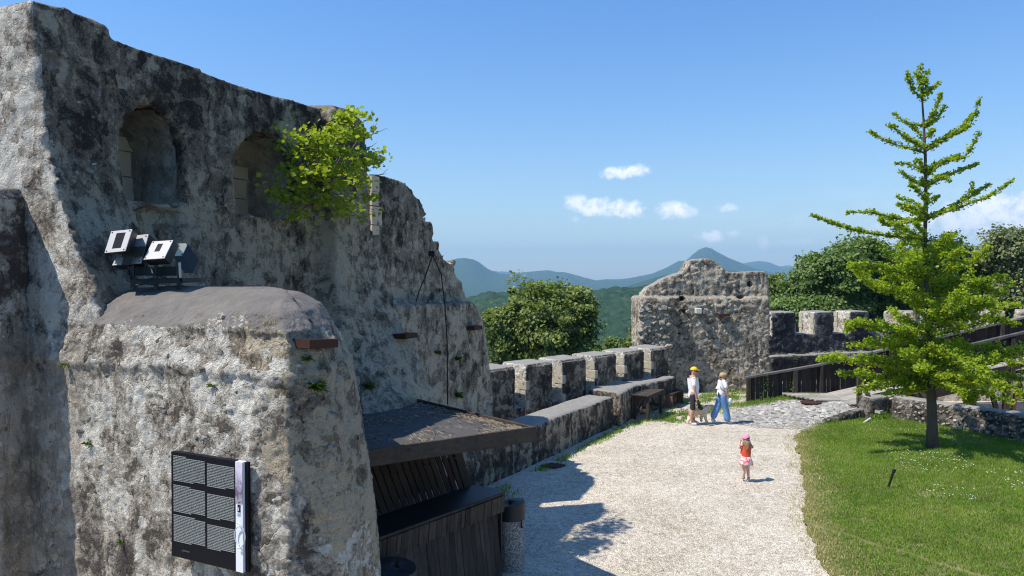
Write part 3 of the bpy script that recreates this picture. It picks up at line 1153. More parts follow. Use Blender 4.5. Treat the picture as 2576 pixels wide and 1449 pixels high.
crust(me, 61, .03, .045, .018, .06, .26, .22)
two_tone(me, M['gate'], M['cap'], 6, 2.5, .8)
gate = obj('gatehouse', me, label='small stone gatehouse wall with curved gable top and a protruding left pier', cat='gatehouse')
register(gate)
rocks_on('gatehouse', gate, 140, (1612, 765, 1690, 960), (.16, .36), 'warm', min_gap=.70, sink=.0)
rocks_on('gatehouse', gate, 160, (1700, 765, 1945, 960), (.11, .28), 'warm', min_gap=.8, sink=.17)

# ------------------------------------------------------------------ right crenellated wall
D0 = 33.0
SL = .25
cw0 = Vector((gx(1930, 32.9), 32.9))
SLu = Vector((.97, .245)).normalized()
mb = MB()
zs = 2.03
pm = Vector((gx(2200, 34.3), 34.3))
wall_solid(mb, cw0, pm + SLu * .3, 1.15, -2, zs, zs, .06)
# ledge walk
wall_solid(mb, cw0 - Vector((-.245, .97)) * .3, pm + SLu * .3 - Vector((-.245, .97)) * .3, .5, -2, 1.1, 1.15, .05)
p2 = Vector((gx(2720, 30.5), 30.5))
U2 = (p2 - pm).normalized()
wall_solid(mb, pm, p2, 1.15, -2, 2.03, 2.35, .06)
wall_solid(mb, pm + Vector((U2.y, -U2.x)) * .3, p2 + Vector((U2.y, -U2.x)) * .3, .5, -2, 1.1, 1.3, .05)
battle = finish_wall(mb, 'battlement_wall', M['blackwall'], M['cap'], 71, .08, st=.3, zmin=.9, label='dark crenellated wall with a ledge to the right of the gatehouse', cat='battlement wall')


def merlon_px(pxl, base, ud, wdt, zt, mat, seed, quoins=4):
    """merlon whose front left corner is seen at photo column pxl on the line base + t*ud"""
    r = (pxl - 1288) / FPX
    t = (r * base.y - base.x) / (ud.x - r * ud.y)
    p0 = base + ud * t
    mb = MB()
    wall_solid(mb, p0, p0 + ud * wdt, 1.13, 1.9, zt, zt + .01, .07)
    me = remeshed(mb, .06, None, 1)
    crust(me, seed, .02, .02, .008, .03, .22)
    two_tone(me, mat, M['cap'], seed, 1.8, .75)
    sunlit_faces(me, M['merlon_sunlit'], (-ud.x, -ud.y))
    o = obj('merlon', me, battle)
    nn = Vector((ud.x, ud.y, 0))
    bk = Vector((-ud.y, ud.x, 0))
    for j in range(quoins):
        for oo in (.14, .99):
            b = MB()
            b.box((0, 0, 0), (.07, .26 if j % 2 else .2, .235), None)
            me = b.mesh('corner_stone', M['quoin'], bevel=.012)
            c_ = obj('corner_stone', me, o)
            rot = Matrix((nn, bk, Vector((0, 0, 1)))).transposed()
            c_.matrix_world = Matrix.Translation(Vector((p0.x, p0.y, 2.12 + j * .245)) + bk * oo - nn * .012) @ rot.to_4x4()
    rr = random.Random(seed)
    for j in range(7):
        put_rock(o, 'warm', Vector((p0.x, p0.y, rr.uniform(2.2, zt - .15))) + bk * rr.uniform(.3, .85), -nn, rr.uniform(.14, .26), rr.uniform(-.5, .5), sink=.2)


for k, px in enumerate((1941, 2050, 2140)):
    merlon_px(px, cw0, SLu, .98 if k else 1.25, 3.02, M['blackwall'], 80 + k, 4 if k else 0)
for k, px in enumerate((2226, 2318, 2440, 2560, 2690)):
    merlon_px(px, pm, U2, 1.3, 3.03 + .05 * k, M['gate'], 90 + k)

# ------------------------------------------------------------------ ground sheets
def grid_sheet(name, poly, z, step, mat, hfun=None, jitter=0.0, **k):
    """triangulated flat polygon, refined to a height field; poly in world xy"""
    bm = bmesh.new()
    vs = [bm.verts.new((x, y, 0)) for x, y in poly]
    bm.faces.new(vs)
    bmesh.ops.triangulate(bm, faces=bm.faces[:])
    xs = [p[0] for p in poly]
    ys = [p[1] for p in poly]
    for ax, lo, hi in ((0, min(xs), max(xs)), (1, min(ys), max(ys))):
        t = math.floor(lo / step) * step + step
        while t < hi:
            co = (t, 0, 0) if ax == 0 else (0, t, 0)
            no = (1, 0, 0) if ax == 0 else (0, 1, 0)
            bmesh.ops.bisect_plane(bm, geom=bm.verts[:] + bm.edges[:] + bm.faces[:], plane_co=co, plane_no=no)
            t += step
    me = bpy.data.meshes.new(name)
    bm.normal_update()
    for f in bm.faces:
        if f.normal.z < 0:
            f.normal_flip()
    bm.to_mesh(me)
    bm.free()
    c = co_of(me)
    c[:, 2] = z + (hfun(c[:, 0], c[:, 1]) if hfun else 0)
    set_co(me, c)
    me.materials.append(mat)
    me.polygons.foreach_set('use_smooth', np.ones(len(me.polygons), dtype=bool))
    return obj(name, me, **k)


def sm(t):
    t = np.clip(t, 0, 1)
    return t * t * (3 - 2 * t)


def h_gravel(x, y):
    p = np.stack([x, y, x * 0], 1)
    return .025 * fbm(p, 1.6, 3, .5, 5) + .012 * fbm(p, .35, 2, .5, 6)


court = [(-9, 1.5), (22, 1.5), (24, 36), (10, 37), (7.2, 31.5), (5.6, 28.6), (2.6, 25.2), (-2, 20.6), (-9, 20)]
grid_sheet('gravel_path', court, 0.0, .35, M['gravel'], h_gravel, kind='structure')

lawn_px = [(2064, 1449), (2061, 1405), (2034, 1355), (2020, 1303), (2031, 1244), (2020, 1200), (2008, 1142), (2002, 1098), (2030, 1080)]
lp = []
for px, py in lawn_px:
    g_ = G(px, py)
    lp.append((g_.x, g_.y))
# finer ragged edge
edge = []
rr = random.Random(4)
g0 = G(2090, 1600)
first = [(g0.x + .2, g0.y - 3), (g0.x, g0.y)]
chain = first + lp
for i in range(len(chain) - 1):
    a_, b_ = Vector(chain[i]), Vector(chain[i + 1])
    nseg = max(2, int((b_ - a_).length / .07))
    for k in range(nseg):
        q = a_.lerp(b_, k / nseg)
        o_ = .16 * mnoise.noise(Vector((q.x * 1.3, q.y * 1.3, 1))) + .10 * mnoise.noise(Vector((q.x * 4, q.y * 4, 2))) + .05 * mnoise.noise(Vector((q.x * 11, q.y * 11, 3)))
        edge.append((q.x + o_, q.y))
WALLC = [(9.62, 23.0), (11.3, 23.75), (12.1, 23.3), (13.9, 19.9), (15.8, 16.0), (17.5, 12.0)]
lawn_poly = edge + [(9.6, 23.15)] + [(11.3, 23.9), (12.25, 23.6), (14.0, 20.1), (15.9, 16.2), (18.5, 12.0), (19, 3)]


def h_lawn(x, y):
    p = np.stack([x, y, x * 0], 1)
    ex = x - (2.9 + .31 * y)
    return .012 + .10 * sm(ex / 3) + .05 * fbm(p, 1.8, 3, .5, 8) * sm(ex / 1.5) + .02 * fbm(p, .3, 2, .5, 8)


lawn = grid_sheet('lawn', lawn_poly, 0.012, .25, M['turf'], h_lawn, kind='structure')


def h_apron(x, y):
    return .40 * sm((x - 7.6) / 3.8) * sm((y - 22.7 + .10 * (x - 9)) / 2.3)


ap_px = [(2046, 1082), (1990, 1078), (1905, 1076), (1855, 1066), (1838, 1052), (1850, 1034), (1872, 1022), (1905, 1012)]
ap = [(9.75, 23.02)] + [(G(a_, b_).x, G(a_, b_).y) for a_, b_ in ap_px] + [(8.9, 27.2), (10.4, 27.4), (12.6, 27.4), (12.6, 24.3), (12.0, 23.95), (11.3, 23.85)]
ap2 = []
for i in range(len(ap)):
    a_, b_ = Vector(ap[i]), Vector(ap[(i + 1) % len(ap)])
    if i > 8:
        ap2.append(ap[i])
        continue
    for k in range(8):
        q = a_.lerp(b_, k / 8)
        o_ = .22 * mnoise.noise(Vector((q.x * 2.2, q.y * 2.2, 5))) + .10 * mnoise.noise(Vector((q.x * 7, q.y * 7, 6)))
        ap2.append((q.x, q.y + (o_ if i else 0)))
apron = grid_sheet('cobble_paving', ap2, .012, .2, M['cobble_bed'], lambda x, y: h_apron(x, y) + h_gravel(x, y), kind='structure')
bv = BVHTree.FromPolygons([Vector(x) for x in co_of(apron.data)], [tuple(p.vertices) for p in apron.data.polygons])
rr = random.Random(9)
placed = []
tries = 0
while len(placed) < 290 and tries < 9000:
    tries += 1
    x, y = rr.uniform(6.6, 11.8), rr.uniform(22.6, 26.6)
    s_ = rr.uniform(.13, .30)
    if any((x - a_) ** 2 + (y - b_) ** 2 < ((s_ + c_) * .43) ** 2 for a_, b_, c_ in placed):
        continue
    loc, nrm, _i, _d = bv.ray_cast(Vector((x, y, 3)), Vector((0, 0, -1)))
    if loc is None:
        continue
    placed.append((x, y, s_))
    o = bpy.data.objects.new('cobble', random.choice(ROCKS['cobble']))
    COL.objects.link(o)
    o.parent = apron
    o.matrix_world = Matrix.Translation(loc - Vector((0, 0, .012))) @ Matrix.Rotation(rr.uniform(0, 6.3), 4, 'Z') @ Matrix.Rotation(R(90), 4, 'X') @ Matrix.Diagonal((s_ * 1.1, .13, s_ * 1.15, 1))
# flat grey curb stones where the paving meets the lawn
for k, (px, py, s_) in enumerate(((2030, 1085, .42), (2010, 1094, .3), (2045, 1078, .4), (1996, 1103, .2))):
    g_ = G(px, py)
    o = bpy.data.objects.new('cobble', ROCKS['cobble'][k])
    COL.objects.link(o)
    o.parent = apron
    o.matrix_world = Matrix.Translation(g_ + Vector((0, 0, .01))) @ Matrix.Rotation(k * 1.3, 4, 'Z') @ Matrix.Rotation(R(90), 4, 'X') @ Matrix.Diagonal((s_, .12, s_, 1))

# retaining edge under the paving
mb = MB()
pts = [Vector((9.75, 23.06)), Vector((10.3, 23.36)), Vector((10.9, 23.66)), Vector((11.38, 23.86))]
ring = []
for q in pts:
    zt = max(.03, float(h_apron(np.array([q.x]), np.array([q.y + .1]))[0])) + .07
    ring.append([(q.x, q.y - .12, -.2), (q.x, q.y - .12, zt), (q.x + .02, q.y + .16, zt + .01), (q.x + .02, q.y + .16, -.2)])
mb.loft(ring)
edge_w = finish_wall(mb, 'retaining_edge', M['rubble'], M['cap_dark'], 101, .035, stone=.05, st=.2, label='short curved stone edge that holds up the cobble paving above the lawn', cat='retaining wall')
rocks_on('retaining_edge', edge_w, 60, (2062, 1004, 2184, 1066), (.10, .2), 'dark', sink=.15)
mb = MB()
wall_solid(mb, (11.42, 23.5), (12.12, 23.72), .5, -.2, .74, .76, .06)
stub = finish_wall(mb, 'wall_stub', M['rubble'], M['cap'], 103, .04, stone=.04, label='short dark wall stub between the paving edge and the long rubble wall', cat='low wall')

# long rubble wall on the right
mb = MB()
rings = []
for (x, y, zt) in ((12.08, 23.45, .80), (12.9, 21.9, .80), (13.8, 19.95, .86), (14.8, 18.0, .92), (15.8, 16.0, .95), (17.6, 12.0, .95)):
    u_ = Vector((.43, -.9))
    nx, ny = .90, .43
    prof = [(0, -.2), (0, zt - .10), (.04, zt - .02), (.12, zt), (.42, zt + .01), (.5, zt - .05), (.52, -.2)]
    rings.append([(x + nx * o_, y + ny * o_, z_) for o_, z_ in prof])
mb.loft(rings)
rub = finish_wall(mb, 'rubble_wall', M['rubble'], M['cap'], 107, .045, stone=.04, st=.22, zmin=.5, label='low rubble wall with round pale stones behind the young tree', cat='low wall')
rocks_on('rubble_wall', rub, 230, (2250, 1008, 2576, 1122), (.10, .24), 'round', min_gap=.85, sink=.04)


# ------------------------------------------------------------------ kiosk
def quad_prism(mb, pts, thick_vec):
    t = Vector(thick_vec)
    a = [Vector(p) for p in pts]
    return mb.loft([a, [p + t for p in a]])


def solid_part(mb, name, mat, parent=None, bevel=0.0, smooth=False, **k):
    me = mb.mesh(name, mat, smooth)
    fix_normals(me)
    if bevel:
        bm = bmesh.new()
        bm.from_mesh(me)
        bmesh.ops.bevel(bm, geom=bm.edges[:], offset=bevel, segments=1, affect='EDGES', clamp_overlap=True)
        bm.to_mesh(me)
        bm.free()
    return obj(name, me, parent, **k)


kiosk = empty('wooden_kiosk', (0, 0, 0), label='dark wooden kiosk with flat foil roof and slanting plank counter beside the tower', cat='kiosk')
FL, FR, BR_ = Vector((-2.25, 8.83, 2.4)), Vector((.32, 10.6, 2.4)), Vector((-2.03, 13.5, 2.4))
BL_ = FL + (BR_ - FR)
uf = (FR - FL).normalized()
ur = (BR_ - FR).normalized()
# roof sheet with wrinkles
nx_, ny_ = 110, 110
I, J = np.meshgrid(np.linspace(0, 1, nx_), np.linspace(0, 1, ny_), indexing='ij')
fa, fb, fc, fd = (np.array(v) for v in (FL, FR, BR_, BL_))
pp = (fa[None, None] * ((1 - I) * (1 - J))[..., None] + fb[None, None] * (I * (1 - J))[..., None] + fc[None, None] * (I * J)[..., None] + fd[None, None] * ((1 - I) * J)[..., None]).reshape(-1, 3)
sx = pp @ np.array([ur.x, ur.y, 0])
sy = pp @ np.array([uf.x, uf.y, 0])
q = np.stack([sx * 3.4, sy * 1.0, sx * 0], 1)
wr = ridged(q + .4 * fbm(pp, .5, 2, .5, 2)[:, None], .42, 3, 6)
pp[:, 2] = 2.34 + .028 * wr + .012 * fbm(pp, .9, 2, .5, 4)
idx = np.arange(nx_ * ny_).reshape(nx_, ny_)
ff = np.stack([idx[:-1, :-1], idx[1:, :-1], idx[1:, 1:], idx[:-1, 1:]], -1).reshape(-1, 4)
me = mesh_np('roof_foil', pp, ff, M['foil'], True)
foil = obj('roof_foil', me, kiosk, label='wrinkled black roofing foil strewn with dry twigs')
mb = MB()
quad_prism(mb, [FL + Vector((0, 0, -.16)), FR + Vector((0, 0, -.16)), BR_ + Vector((0, 0, -.16)), BL_ + Vector((0, 0, -.16))], (0, 0, .09))
solid_part(mb, 'roof_deck', M['wood_dark'], kiosk)
# fascia boards
mb = MB()
mb.beam(FL - uf * .1 + Vector((0, 0, -.085)), FR + uf * .03 + Vector((0, 0, -.085)), .045, .215)
solid_part(mb, 'front_beam', M['wood_greyx'], kiosk, .006)
mb = MB()
mb.beam(FR + ur * .03 + Vector((0, 0, -.06)), BR_ + Vector((0, 0, -.06)), .045, .15)
solid_part(mb, 'side_beam', M['wood_greyx'], kiosk, .006)
# twigs and needles on the roof
rs = np.random.default_rng(5)
tv, tf = [], []
for k in range(1500):
    if k < 800:
        a_, b_ = rs.uniform(.12, .99), abs(rs.normal(0, .16)) * .9 + .015
    elif k < 1150:
        a_, b_ = 1 - abs(rs.normal(0, .05)) - .012, rs.uniform(.02, .8)
    else:
        a_, b_ = rs.uniform(.15, .9), .50 + .05 * math.sin(6 * rs.uniform()) + rs.normal(0, .035)
    if k < 800 and (mnoise.noise(Vector((a_ * 9, b_ * 9, 3))) < -.05 or rs.uniform() > .05 + a_ * .75):
        continue
    if not (.0 < a_ < .99 and .0 < b_ < .97):
        continue
    p0 = FL.lerp(FR, a_).lerp(BL_.lerp(BR_, a_), b_) + Vector((0, 0, -.028))
    ang = rs.normal(2.15, .55)
    L_ = rs.uniform(.03, .16)
    d_ = Vector((math.cos(ang), math.sin(ang), rs.normal(0, .08)))
    s_ = Vector((-d_.y, d_.x, 0)) * rs.uniform(.0015, .004)
    b0 = len(tv)
    tv += [p0 - s_, p0 + s_, p0 + d_ * L_ + Vector((0, 0, .012)), p0 + d_ * L_ * .5 + Vector((0, 0, .02))]
    tf += [[b0, b0 + 1, b0 + 2], [b0, b0 + 3, b0 + 2], [b0 + 1, b0 + 3, b0 + 2]]
me = mesh_np('twig_litter', tv, tf, M['straw'])
tw_o = obj('twig_litter', me, foil, kind='stuff')
mb = MB()
mb.loft([[P(870, 1104, 9.9) + Vector((a_, b_, .0)) for a_, b_ in ((0, 0), (.07, .01), (.09, .05), (.03, .07))],
         [P(870, 1104, 9.9) + Vector((a_, b_, .012)) for a_, b_ in ((0.01, 0), (.07, .01), (.09, .05), (.03, .07))]])
# counter
CF, CR = Vector((-1.80, 8.85, 1.35)), Vector((-.13, 10.97, 1.35))
uc = (CR - CF).normalized()
nc = Vector((uc.y, -uc.x, 0))
cb, cr2 = Vector((-.62, 11.40, 1.35)), Vector((-.17, 11.2, 1.35))
mb = MB()
quad_prism(mb, [CF, CR, cr2, cb, Vector((-2.1, 9.55, 1.35))], (0, 0, -.05))
solid_part(mb, 'counter_cover', M['rubber'], kiosk)
mb = MB()
mb.beam(CF + nc * .012 + Vector((0, 0, .0)), CR + nc * .012 + Vector((0, 0, .0)), .02, .035)
solid_part(mb, 'counter_lip', M['wood_grey'], kiosk)
rr = random.Random(12)
x = 0.0
Lc = (CR - CF).length
while x < Lc - .02:
    w_ = min(rr.uniform(.07, .13), Lc - x)
    p = CF + uc * (x + w_ / 2)
    up_ = Vector((0, 0, 1)) + nc * .10
    mb = MB()
    top = p + nc * (.03 + rr.uniform(0, .012)) - Vector((0, 0, .022))
    mb.beam(top, top - up_ * rr.uniform(.235, .27), w_ - rr.uniform(.003, .011), .02, up=nc)
    solid_part(mb, 'fascia_board', M['wood_grey'], kiosk)
    x += w_
x = -.1
base_off = .10
while x < Lc - .16:
    w_ = min(rr.uniform(.08, .14), Lc - x)
    p = CF + uc * (x + w_ / 2)
    mb = MB()
    top = p - nc * (.02 + rr.uniform(0, .012)) - Vector((0, 0, .2))
    bot = Vector((p.x, p.y, -.02)) + nc * (.10 + rr.uniform(0, .012)) + uc * .02
    mb.beam(top, bot, w_ - rr.uniform(.002, .009), .022, up=nc)
    solid_part(mb, 'wall_plank', M['wood_grey'], kiosk)
    x += w_
mb = MB()
quad_prism(mb, [CF + Vector((0, 0, -1.36)) - nc * .08, CR + Vector((0, 0, -1.36)) - nc * .08, CR + Vector((0, 0, -.06)) - nc * .08, CF + Vector((0, 0, -.06)) - nc * .08], -nc * .03)
quad_prism(mb, [CR + Vector((0, 0, -1.36)) - nc * .02, cb + Vector((0, 0, -1.36)), cb + Vector((0, 0, -.06)), CR + Vector((0, 0, -.06)) - nc * .02], -uc * .03)
solid_part(mb, 'counter_box', M['wood_dark'], kiosk)
# leaning back slats
b0, b1 = Vector((-2.05, 9.6, 1.3)), Vector((-.62, 11.42, 1.3))
ub = (b1 - b0).normalized()
lean = Vector((-.34, -.10, 1.02))
nb = ub.cross(lean).normalized()
for k in range(17):
    w_ = rr.uniform(.085, .105)
    p = b0 + ub * (.02 + k * .129)
    if (p - b0).length > (b1 - b0).length - .2:
        break
    mb = MB()
    mb.beam(p, p + lean * 1.02 + ub * rr.uniform(-.02, .02), w_, .022, up=nb)
    if rr.random() < .8:
        mb.beam(p + lean * .5 + nb * .02 + ub * .05, p + lean * .5 + nb * .02 + ub * .115, .02, .03)
    solid_part(mb, 'back_slat', M['wood_redx'], kiosk)
mb = MB()
mb.beam(b1 - ub * .10, b1 - ub * .02 + lean * 1.02, .16, .05, up=nb)
solid_part(mb, 'end_board', M['wood_dark'], kiosk)
mb = MB()
mb.beam(b0 - nb * .3, b0 - nb * .3 + lean, .1, .1)
quad_prism(mb, [b0 + nb * .0 - Vector((nb.x, nb.y, 0)) * -.0 + Vector((-.55, .55, -.1)), b1 + Vector((-.5, .42, -.1)), b1 + Vector((-.8, .4, 1.0)), b0 + Vector((-.8, .5, 1.0))], (-.03, .03, 0))
solid_part(mb, 'rear_panel', M['wood_dark'], kiosk)
for q_ in (FL + uf * .45 + ur * .5, FR - uf * .35 + ur * 1.9):
    pass
mb = MB()
mb.beam(Vector((-.98, 11.9, -.1)), Vector((-.98, 11.9, 2.3)), .12, .12)
solid_part(mb, 'post', M['wood_dark'], kiosk)


# ------------------------------------------------------------------ litter bins
def bin_(loc, rz, r, label):
    t = empty('litter_bin', loc, rz, label=label, cat='litter bin', group='round concrete litter bins by the kiosk')
    mb = MB()
    mb.lathe((0, 0, 0), [(r * .9, 0), (r * .94, .02), (r * .94, .84), (r * .9, .86)], 40)
    obj('drum', mb.mesh('drum', M['aggregate'], True), t)
    mb = MB()
    n = 40
    rings = []
    for rr_, zf, in ((r * .93, 0), (r, .0), (r, 1), (r * .97, 1.04), (r * .2, 1.06)):
        ring = []
        for k in range(n):
            a_ = 2 * math.pi * k / n
            zt = .80 + zf * (.235 + .035 * math.cos(a_))
            ring.append((rr_ * math.cos(a_), rr_ * math.sin(a_), zt))
        rings.append(ring)
    mb.loft(rings)
    lid = solid_part(mb, 'lid', M['steel_dark'], t)
    mb = MB()
    mb.tube([(-.02, -.03, 1.03), (-.02, -.03, 1.095)], .026, 14)
    obj('knob', mb.mesh('knob', M['cable']), lid)
    mb = MB()
    mb.box((r * .75, -r * .72, .755), (.02, .02, .10))
    mb.box((r * .75, -r * .76, .715), (.03, .03, .03))
    obj('latch', mb.mesh('latch', M['cable']), t)
    return t


bin_((-.01, 11.52, 0), 0, .212, 'round washed concrete litter bin with dark lid at the right end of the kiosk')
bin_((-1.40, 8.80, .06), 2.6, .262, 'dark lid rim of a bin at the lower edge, in front of the kiosk planks')

# ------------------------------------------------------------------ information board
board = empty('information_board', (0, 0, 0), label='black information board with small grey text and a white strip on the tower', cat='information board')
a_, b_ = P(430, 1136, 6.80), P(620, 1153, 6.375)
ul = (b_ - a_)
ul.z = 0
BW = ul.length
ul.normalize()
nl = Vector((ul.y, -ul.x, 0))
rotb = Matrix((ul, -nl, Vector((0, 0, 1)))).transposed().to_4x4()
BH = .965
MBD = Matrix.Translation(Vector((a_.x, a_.y, a_.z - BH))) @ rotb         # x across, y into the wall, z up
tilt = .012


def bpart(mb, name, mat, parent=board, **k):
    me = mb.mesh(name, mat)
    fix_normals(me)
    me.transform(MBD)
    return obj(name, me, parent, **k)


mb = MB()
mb.box((BW * .43, .03, BH / 2), (BW * .86, .055, BH))
black = bpart(mb, 'black_panel', M['panel_black'])
mb = MB()
mb.box((BW * .968, .042, BH / 2), (BW * .036, .03, BH * .995))
bpart(mb, 'edge_frame', M['panel_black'])
mb = MB()
mb.box((BW * .905, .026, BH / 2), (BW * .088, .05, BH * .999))
strip = bpart(mb, 'white_strip', M['panel_white'])
# picture on the strip
m_, t_, b_n = new_mat('purple_engraving')
pz = t_.node('ShaderNodeTexCoord').outputs['Object']
zz_ = t_.node('ShaderNodeSeparateXYZ', {0: pz}).outputs[2]
nn_ = t_.noise(t_.scalev(pz, (1, 1, .5)), 28, 6, .7, .5)
top_z = a_.z
kk = t_.m('ADD', t_.m('MULTIPLY', t_.m('SUBTRACT', top_z, zz_), 1.9), t_.m('MULTIPLY', t_.m('SUBTRACT', nn_, .5), .9))
t_.put(b_n, 'Base Color', t_.ramp(kk, [(.05, (.74, .68, .78)), (.28, (.50, .43, .55)), (.45, (.24, .19, .27)), (.55, (.12, .09, .13)), (.66, (.45, .40, .46)), (.80, (.10, .08, .10)), (.95, (.05, .04, .05))]))
M['engraving'] = m_
mb = MB()
mb.box((BW * .905, -.0005, BH * .812), (BW * .088, .004, BH * .375))
bpart(mb, 'engraving', M['engraving'], strip)
# tower emblem
mb = MB()
ez, ex = BH * .575, BW * .905
mb.box((ex, -.002, ez), (.028, .004, .040))
mb.box((ex, -.002, ez - .022), (.034, .004, .010))
for k in (-1, 0, 1):
    mb.box((ex + k * .0125, -.002, ez + .028), (.007, .004, .016))
bpart(mb, 'castle_emblem', M['panel_black'], strip)
mb = MB()
mb.box((ex, -.0045, ez - .006), (.007, .003, .022))
mb.box((ex + .003, -.0045, ez + .012), (.005, .003, .008))
bpart(mb, 'castle_emblem_door', M['panel_white'], strip)
mb = MB()
for k, w_ in ((0, .045), (1, .038)):
    x = ex - w_ / 2
    for j in range(9):
        mb.box((x + j * w_ / 9, -.0015, ez - .045 - k * .014), (w_ / 14, .003, .0035))
bpart(mb, 'caption', M['ink_grey'], strip)
# six text blocks of illegible small print, built as words in lines
rr = random.Random(2)
rows = [(.045, .27, True), (.335, .60, True), (.655, .95, True)]
blocks = []
Z = lambda f: BH * (1 - f)
for (fx0, fx1) in ((.035, .465), (.495, .845)):
    for bi, (ft, fb) in enumerate(((.035, .285), (.315, .580), (.600, .865))):
        mb = MB()
        z = ft + (.0 if fx0 < .1 else .028)
        first = fx0 < .1
        n_l = int((fb - z) / .0145)
        for li in range(n_l):
            zz = z + li * .0145
            xa, xb = fx0 * BW, fx1 * BW
            if li == 0 and first:
                xb = xa + (xb - xa) * (.4 + .14 * bi)
            if li == n_l - 1:
                xb = xa + (xb - xa) * rr.uniform(.4, .95)
            x = xa
            while x < xb:
                w_ = rr.choice((.008, .014, .020, .027, .034))
                w_ = min(w_, xb - x)
                if w_ > .003:
                    mb.box((x + w_ / 2, .001, Z(zz)), (w_, .006, .0062))
                x += w_ + .0042
        bpart(mb, 'text_block', M['ink_grey'], black)
mb = MB()
mb.box((BW * .2, .001, BH * .075), (.10, .006, .012))
mb.box((BW * .2 - .045, .001, BH * .068), (.012, .006, .02))
bpart(mb, 'faded_logo', plain('faded_print', (.06, .055, .055), .5, .2, 30, 0), black)
# clear bracket at the right edge
mb = MB()
zc = BH * .34
mb.tube([(BW * (.90 + .10 * math.sin(t)), -.02, zc + .11 * math.cos(t)) for t in [k * math.pi / 10 for k in range(0, 11)]], .006, 6)
mb.tube([(BW * (.93 - .06 * math.sin(t)), -.02, zc + .08 * math.cos(t)) for t in [k * math.pi / 10 for k in range(0, 11)]], .005, 6)
bpart(mb, 'clear_clip', M['clearglass'])

# ------------------------------------------------------------------ floodlights on the tower top
rig = empty('floodlight_rig', (0, 0, 0), label='cluster of tilted grey box floodlights on a black frame on top of the tower', cat='floodlights')


def fbox(c4, dep, ext, hole=None, plate='steel', inner=None):
    """c4: plate corners (TL, TR, BR, BL) in the zoomed crop, dep: their depths"""
    pts = [P(248.8 + cx * .1313, 556.2 + cy * .1313, d) for (cx, cy), d in zip(c4, dep)]
    e = Vector(ext)
    mb = MB()
    mb.loft([pts, [p + e for p in pts]])
    hs = solid_part(mb, 'lamp_housing', M['steel_dark'], rig)
    n = (pts[1] - pts[0]).cross(pts[3] - pts[0]).normalized()
    if n.dot(Vector((0, 0, EYE)) - pts[0]) < 0:
        n = -n
    q = [p + n * .004 for p in pts]
    mb = MB()
    if hole:
        hu0, hv0, hu1, hv1 = hole

        def at(u, v):
            return q[0].lerp(q[1], u).lerp(q[3].lerp(q[2], u), v)
        for (u0, v0, u1, v1) in ((0, 0, 1, hv0), (0, hv1, 1, 1), (0, hv0, hu0, hv1), (hu1, hv0, 1, hv1)):
            r_ = [at(u0, v0), at(u1, v0), at(u1, v1), at(u0, v1)]
            mb.loft([r_, [p + n * .008 for p in r_]])
    else:
        mb.loft([q, [p + n * .008 for p in q]])
    solid_part(mb, 'face_plate', M[plate], hs)
    if hole:
        mb = MB()
        r_ = [at(hole[0], hole[1]), at(hole[2], hole[1]), at(hole[2], hole[3]), at(hole[0], hole[3])]
        mb.loft([r_, [p + n * .002 for p in r_]])
        solid_part(mb, 'lamp_glass', M['panel_black'], hs)
    mb = MB()
    for u, v in ((.08, .07), (.92, .07), (.92, .93), (.08, .93)):
        c_ = q[0].lerp(q[1], u).lerp(q[3].lerp(q[2], u), v) + n * .008
        mb.beam(c_, c_ + n * .006, .012, .012)
    solid_part(mb, 'screw', M['steel_dark'], hs)
    return hs


d0 = 7.95
fbox([(255, 205), (655, 165), (520, 580), (125, 620)], (d0 + .06, d0 - .08, d0 - .2, d0 - .06), (-.045, .2, -.01), (.30, .12, .74, .84))
fbox([(560, 300), (965, 260), (822, 815), (270, 858)], (d0 + .28, d0 + .12, d0 - .02, d0 + .12), (-.035, .2, -.04), None, 'steel')
# dark bars of the second lamp's cross-shaped louvre
mb = MB()
for a2, b2 in (((470, 300), (330, 860)), ((250, 690), (840, 660))):
    pass
mb.loft([[P(248.8 + cx * .1313, 556.2 + cy * .1313, d0 - .03) for cx, cy in ((475, 500), (900, 480), (840, 680), (425, 690))],
         [P(248.8 + cx * .1313, 556.2 + cy * .1313, d0 - .0) for cx, cy in ((475, 500), (900, 480), (840, 680), (425, 690))]])
mb.loft([[P(248.8 + cx * .1313, 556.2 + cy * .1313, d0 - .05) for cx, cy in ((475, 680), (660, 670), (610, 835), (425, 850))],
         [P(248.8 + cx * .1313, 556.2 + cy * .1313, d0 - .02) for cx, cy in ((475, 680), (660, 670), (610, 835), (425, 850))]])
solid_part(mb, 'louvre', M['steel_dark'], rig)
fbox([(1040, 405), (1435, 380), (1265, 725), (865, 750)], (d0 + .10, d0 - .04, d0 - .24, d0 - .10), (-.035, .2, -.05), (.34, .16, .60, .60), 'steel')
hs = fbox([(1495, 445), (1702, 435), (1590, 670), (1420, 680)], (d0 + .2, d0 + .3, d0 + .15, d0 + .05), (.10, .05, -.18), None, 'steel_cream')
for nm, pts, r_, mat in (('bracket', [(1545, 790), (1560, 1085)], .013, 'steel_cream'), ('bracket', [(1010, 870), (1040, 1000)], .014, 'steel_cream'), ('bracket', [(560, 940), (620, 1130)], .012, 'steel_dark')):
    mb = MB()
    p_ = [P(248.8 + cx * .1313, 556.2 + cy * .1313, d0 - .02) for cx, cy in pts]
    mb.beam(p_[0], p_[1], .035, .012)
    solid_part(mb, nm, M[mat], rig)
mb = MB()
pb = [P(248.8 + cx * .1313, 556.2 + cy * .1313, d0) for cx, cy in ((640, 1160), (1560, 1130))]
mb.beam(pb[0], pb[1], .06, .05)
mb.beam(pb[0] + Vector((.05, .35, .0)), pb[1] + Vector((.05, .35, 0)), .06, .05)
mb.beam(pb[0] + Vector((0, 0, 0)), pb[0] + Vector((.05, .35, 0)), .05, .04)
